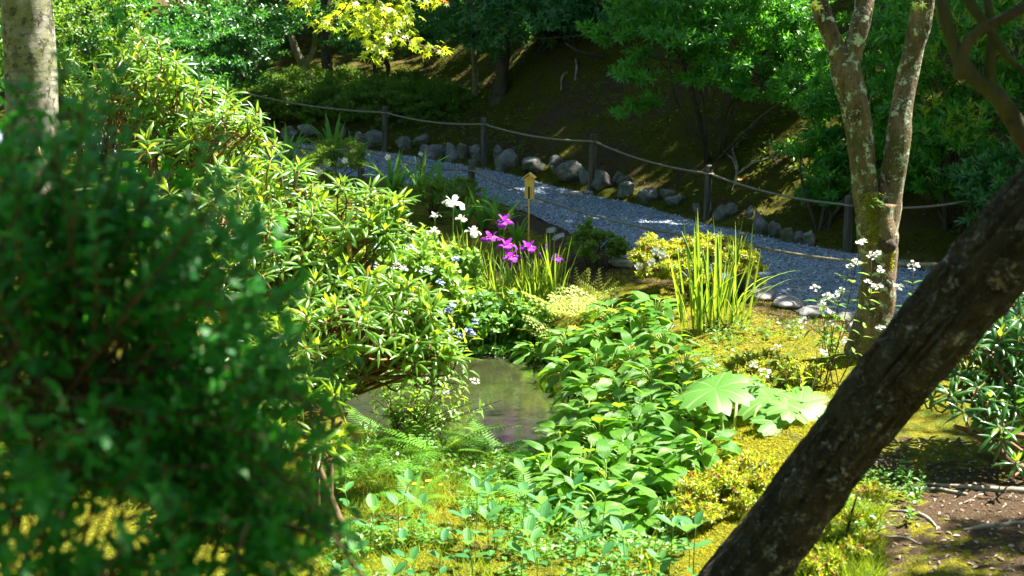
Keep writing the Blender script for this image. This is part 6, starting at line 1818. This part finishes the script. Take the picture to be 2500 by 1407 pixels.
def litter():
    T = [hex_T(.04, .016, .3, .3), hex_T(.03, .014, -.3, .2), diamond_T(.028, .006, .4, .2)]
    mb = MB()
    for n, bx in ((900, (2080, 2600, 1080, 1500)), (260, (1800, 2150, 740, 900)), (200, (1250, 1560, 560, 720)), (120, (900, 1500, 1150, 1420))):
        q = px_scatter(n, *bx)
        stamp_mix(mb, T, frames(q + [0, 0, .006], rdir(len(q), -.2, .25), np.array([0, 0, 1.0]) + rng.normal(0, .4, q.shape), rng.uniform(.5, 1.3, len(q))))
    x = rng.uniform(-3.5, 4, 130); s = rng.random(130) ** .6
    s = np.where(rng.random(130) < .5, s, 1 - s)
    y = near_edge(x) * (1 - s) + far_edge(x) * s
    q = np.stack([x, y, 0 * x + .030], 1)
    stamp_mix(mb, T, frames(q, rdir(130, -.15, .15), np.array([0, 0, 1.0]) + rng.normal(0, .3, q.shape), rng.uniform(.4, 1.1, 130)))
    x = rng.uniform(-3, 5, 500); y = far_edge(x) + .1 + rng.random(500) * 5
    q = np.stack([x, y, H(x, y) + .008], 1)
    stamp_mix(mb, T, frames(q, rdir(500, -.2, .25), np.array([0, 0, 1.0]) + rng.normal(0, .4, q.shape), rng.uniform(.5, 1.4, 500)))
    tag(part('leaf_litter', mb.mesh('leaf_litter', (M['litter'],)), None, kind='stuff'), 'small dry leaves and bits littering the bare soil and slope', 'leaf litter')
litter()
dl = [np_mesh('fallen_leaf', *leaf_T(.085, .05, 'ell', 4, 3, .5, .9), (M['dead'],)), np_mesh('fallen_leaf', *leaf_T(.07, .045, 'ell', 4, 3, -.4, -.7), (M['dead'],))]
for k, (px, py) in enumerate([(1608, 340), (1662, 260), (1708, 468), (1832, 352), (1806, 435), (1845, 437), (1940, 438), (1368, 336), (1645, 267), (1625, 375), (1990, 213), (1560, 335), (1715, 120), (1815, 440), (1840, 522), (1395, 75), (1900, 470), (1690, 365)]):
    p = ground(px, py)
    o = part('fallen_leaf', dl[k % 2], None, M=frames([p + [0, 0, .012]], [rdir(1, -.1, .2)[0]], [[0, -.4, 1.0]], rng.uniform(.7, 1.2))[0])
    tag(o, 'curled orange fallen leaf lying on the dark mossy slope', 'leaf', 'fallen leaves on the slope')
def creeping(name, label, pts, mat, sub=(), lift=0.0):
    Q = [np.append(ground(a, b_), c_) for a, b_, c_ in pts]
    Q = curve(np.array(Q), 26)
    r = Q[:, 3] * mpp(Q[:, 1]) / 2
    P = Q[:, :3].copy()
    P[:, 2] = H(P[:, 0], P[:, 1]) + r * .45 + lift * np.sin(np.linspace(0, PI, 26))
    o = part(name, MB().tube(P, r, 8, True, 0, .2, 9).mesh(name, (mat,)), None)
    tag(o, label, 'root' if 'root' in name else 'branch')
creeping('surface_root', 'long pale surface root lying across the litter at the right edge', [(2260, 1185, 8), (2330, 1192, 12), (2400, 1198, 16), (2500, 1205, 18), (2580, 1205, 18)], M['root'])
creeping('surface_root', 'darker surface root just left of the long pale one', [(2180, 1192, 6), (2230, 1195, 10), (2290, 1200, 12), (2360, 1212, 10)], M['root'])
creeping('surface_root', 'low curved surface root half buried right of the leaning trunk', [(2170, 1250, 8), (2220, 1255, 10), (2260, 1265, 9), (2285, 1290, 6)], M['root'])
creeping('surface_root', 'pale surface root in the shade near the lower right corner', [(2350, 1300, 8), (2400, 1290, 14), (2460, 1285, 14), (2560, 1285, 16)], M['root'])
creeping('surface_root', 'thin surface root nearest the bottom of the bright azalea', [(2120, 1300, 5), (2160, 1312, 8), (2210, 1318, 7), (2250, 1330, 4)], M['root'])
for lab, pts in [('forked dead twig standing out of the moss slope left of the fourth far post', [(1768, 375, 5), (1790, 405, 6), (1798, 440, 5), (1785, 470, 3)]), ('pale crooked dead twig beside the forked one on the moss slope', [(1812, 345, 4), (1788, 375, 5), (1800, 420, 5), (1792, 450, 4)]),
                 ('long thin dead branch lying across the slope towards the lichen-covered trunk', [(1800, 430, 5), (1840, 410, 5), (1890, 395, 4), (1945, 362, 3)]), ('short pale dead twig upright on the slope above the third far post', [(1405, 150, 6), (1408, 175, 6), (1404, 200, 5)]), ('pale dead twig lying left of the short upright one on the slope', [(1385, 180, 5), (1372, 200, 5), (1370, 222, 3)])]:
    creeping('dead_twig', lab, pts, M['root'], (), .04)

# ------------------------------------------------------------------ the blurred bush in the left foreground
def foreground_bush():
    NEAR = .80
    at = lambda a, b_, d_: globals()['at'](a, b_, d_ * NEAR)
    E = lambda a, b_, d_, x_, y_, z_: tuple(at(a, b_, d_)) + (x_ * NEAR, y_ * NEAR, z_ * NEAR)
    base = onland((-.76, 2.32))
    root = thing('foreground_bush', 'large dark small-leaved bush, blurred, filling the left foreground', 'bush', base)
    ells = [E(110, 760, 2.9, .42, .42, .36), E(200, 1130, 2.75, .46, .42, .28), E(470, 930, 2.9, .22, .26, .24), E(590, 1160, 2.8, .22, .26, .22), E(620, 900, 2.9, .12, .2, .14), E(300, 560, 3.0, .2, .25, .14), E(60, 480, 3.0, .25, .3, .20), E(700, 1380, 2.65, .15, .2, .10), E(150, 1420, 2.6, .40, .4, .2), E(650, 1330, 2.7, .15, .22, .17), E(740, 1360, 2.7, .10, .15, .10), E(450, 1400, 2.6, .22, .3, .16)]
    P, O = shell_points(ells, 470, .10, -.8)
    A = nrm(O * .7 + np.array([.25, -.1, .35]) + rng.normal(0, .35, P.shape))
    # loose shoots that rise above the mass
    tips = [(120, 330), (250, 190), (330, 260), (300, 60), (420, 330), (450, 420), (520, 330), (380, 480), (560, 520), (620, 620), (700, 560), (480, 560), (640, 760), (740, 820), (720, 960), (760, 1120), (800, 1290), (850, 1240), (240, 420), (60, 330), (150, 120), (180, 240), (540, 430), (600, 470), (20, 200), (730, 700), (690, 870), (780, 1380), (900, 1330), (560, 680), (430, 640), (650, 1040), (20, 420), (340, 560)]
    tips += [(rng.uniform(-20, 380), rng.uniform(180, 560)) for _ in range(22)] + [(rng.uniform(600, 880), rng.uniform(850, 1400)) for _ in range(26)] + [(rng.uniform(350, 720), rng.uniform(380, 800)) for _ in range(14)]
    TP = np.array([at(a + rng.normal(0, 8), b_, rng.uniform(2.6, 3.1)) for a, b_ in tips])
    sh = []
    for t in TP:
        s = at(170 + rng.normal(0, 130), 950 + rng.normal(0, 80), 2.9)
        q = curve([s, (s + t) / 2 + rng.normal(0, .04, 3), t], 22)
        sh.append(q)
    T2 = [leaf_T(.034, .017, 'ell', 3, 3, .25, .4), leaf_T(.029, .015, 'ell', 3, 3, .3, .2), leaf_T(.039, .018, 'ell', 3, 3, .2, .6)]
    Ms = [twig_leaves(P, A, 9, .105, (45, 85), .5)]
    for q in sh:
        t = nrm(np.gradient(q, axis=0))
        Ms.append(twig_leaves(q[9:], t[9:], 3, .03, (45, 80), .4))
    Mx = np.concatenate(Ms)
    leaf_parts(root, T2, Mx, M['bush'], n_parts=300)
    lim = P[rng.choice(len(P), 8)]
    for q in lim:
        branch_to(root, base + np.append(rng.normal(0, .05, 2), -.1), q, .007, .003, M['twig'], 'stem', .10, 12)
    mb = MB()
    for q in sh:
        mb.tube(q, np.linspace(.0045, .0015, len(q)), 5)
    for p, a in zip(P[:260], A[:260]):
        mb.tube(curve([p - a * .2 - np.array([0, 0, .05]), p - a * .1 + rng.normal(0, .01, 3), p], 7), np.linspace(.003, .0015, 7), 5)
    part('twigs', mb.mesh('twigs', (M['twig'],)), root, kind='stuff')
foreground_bush()
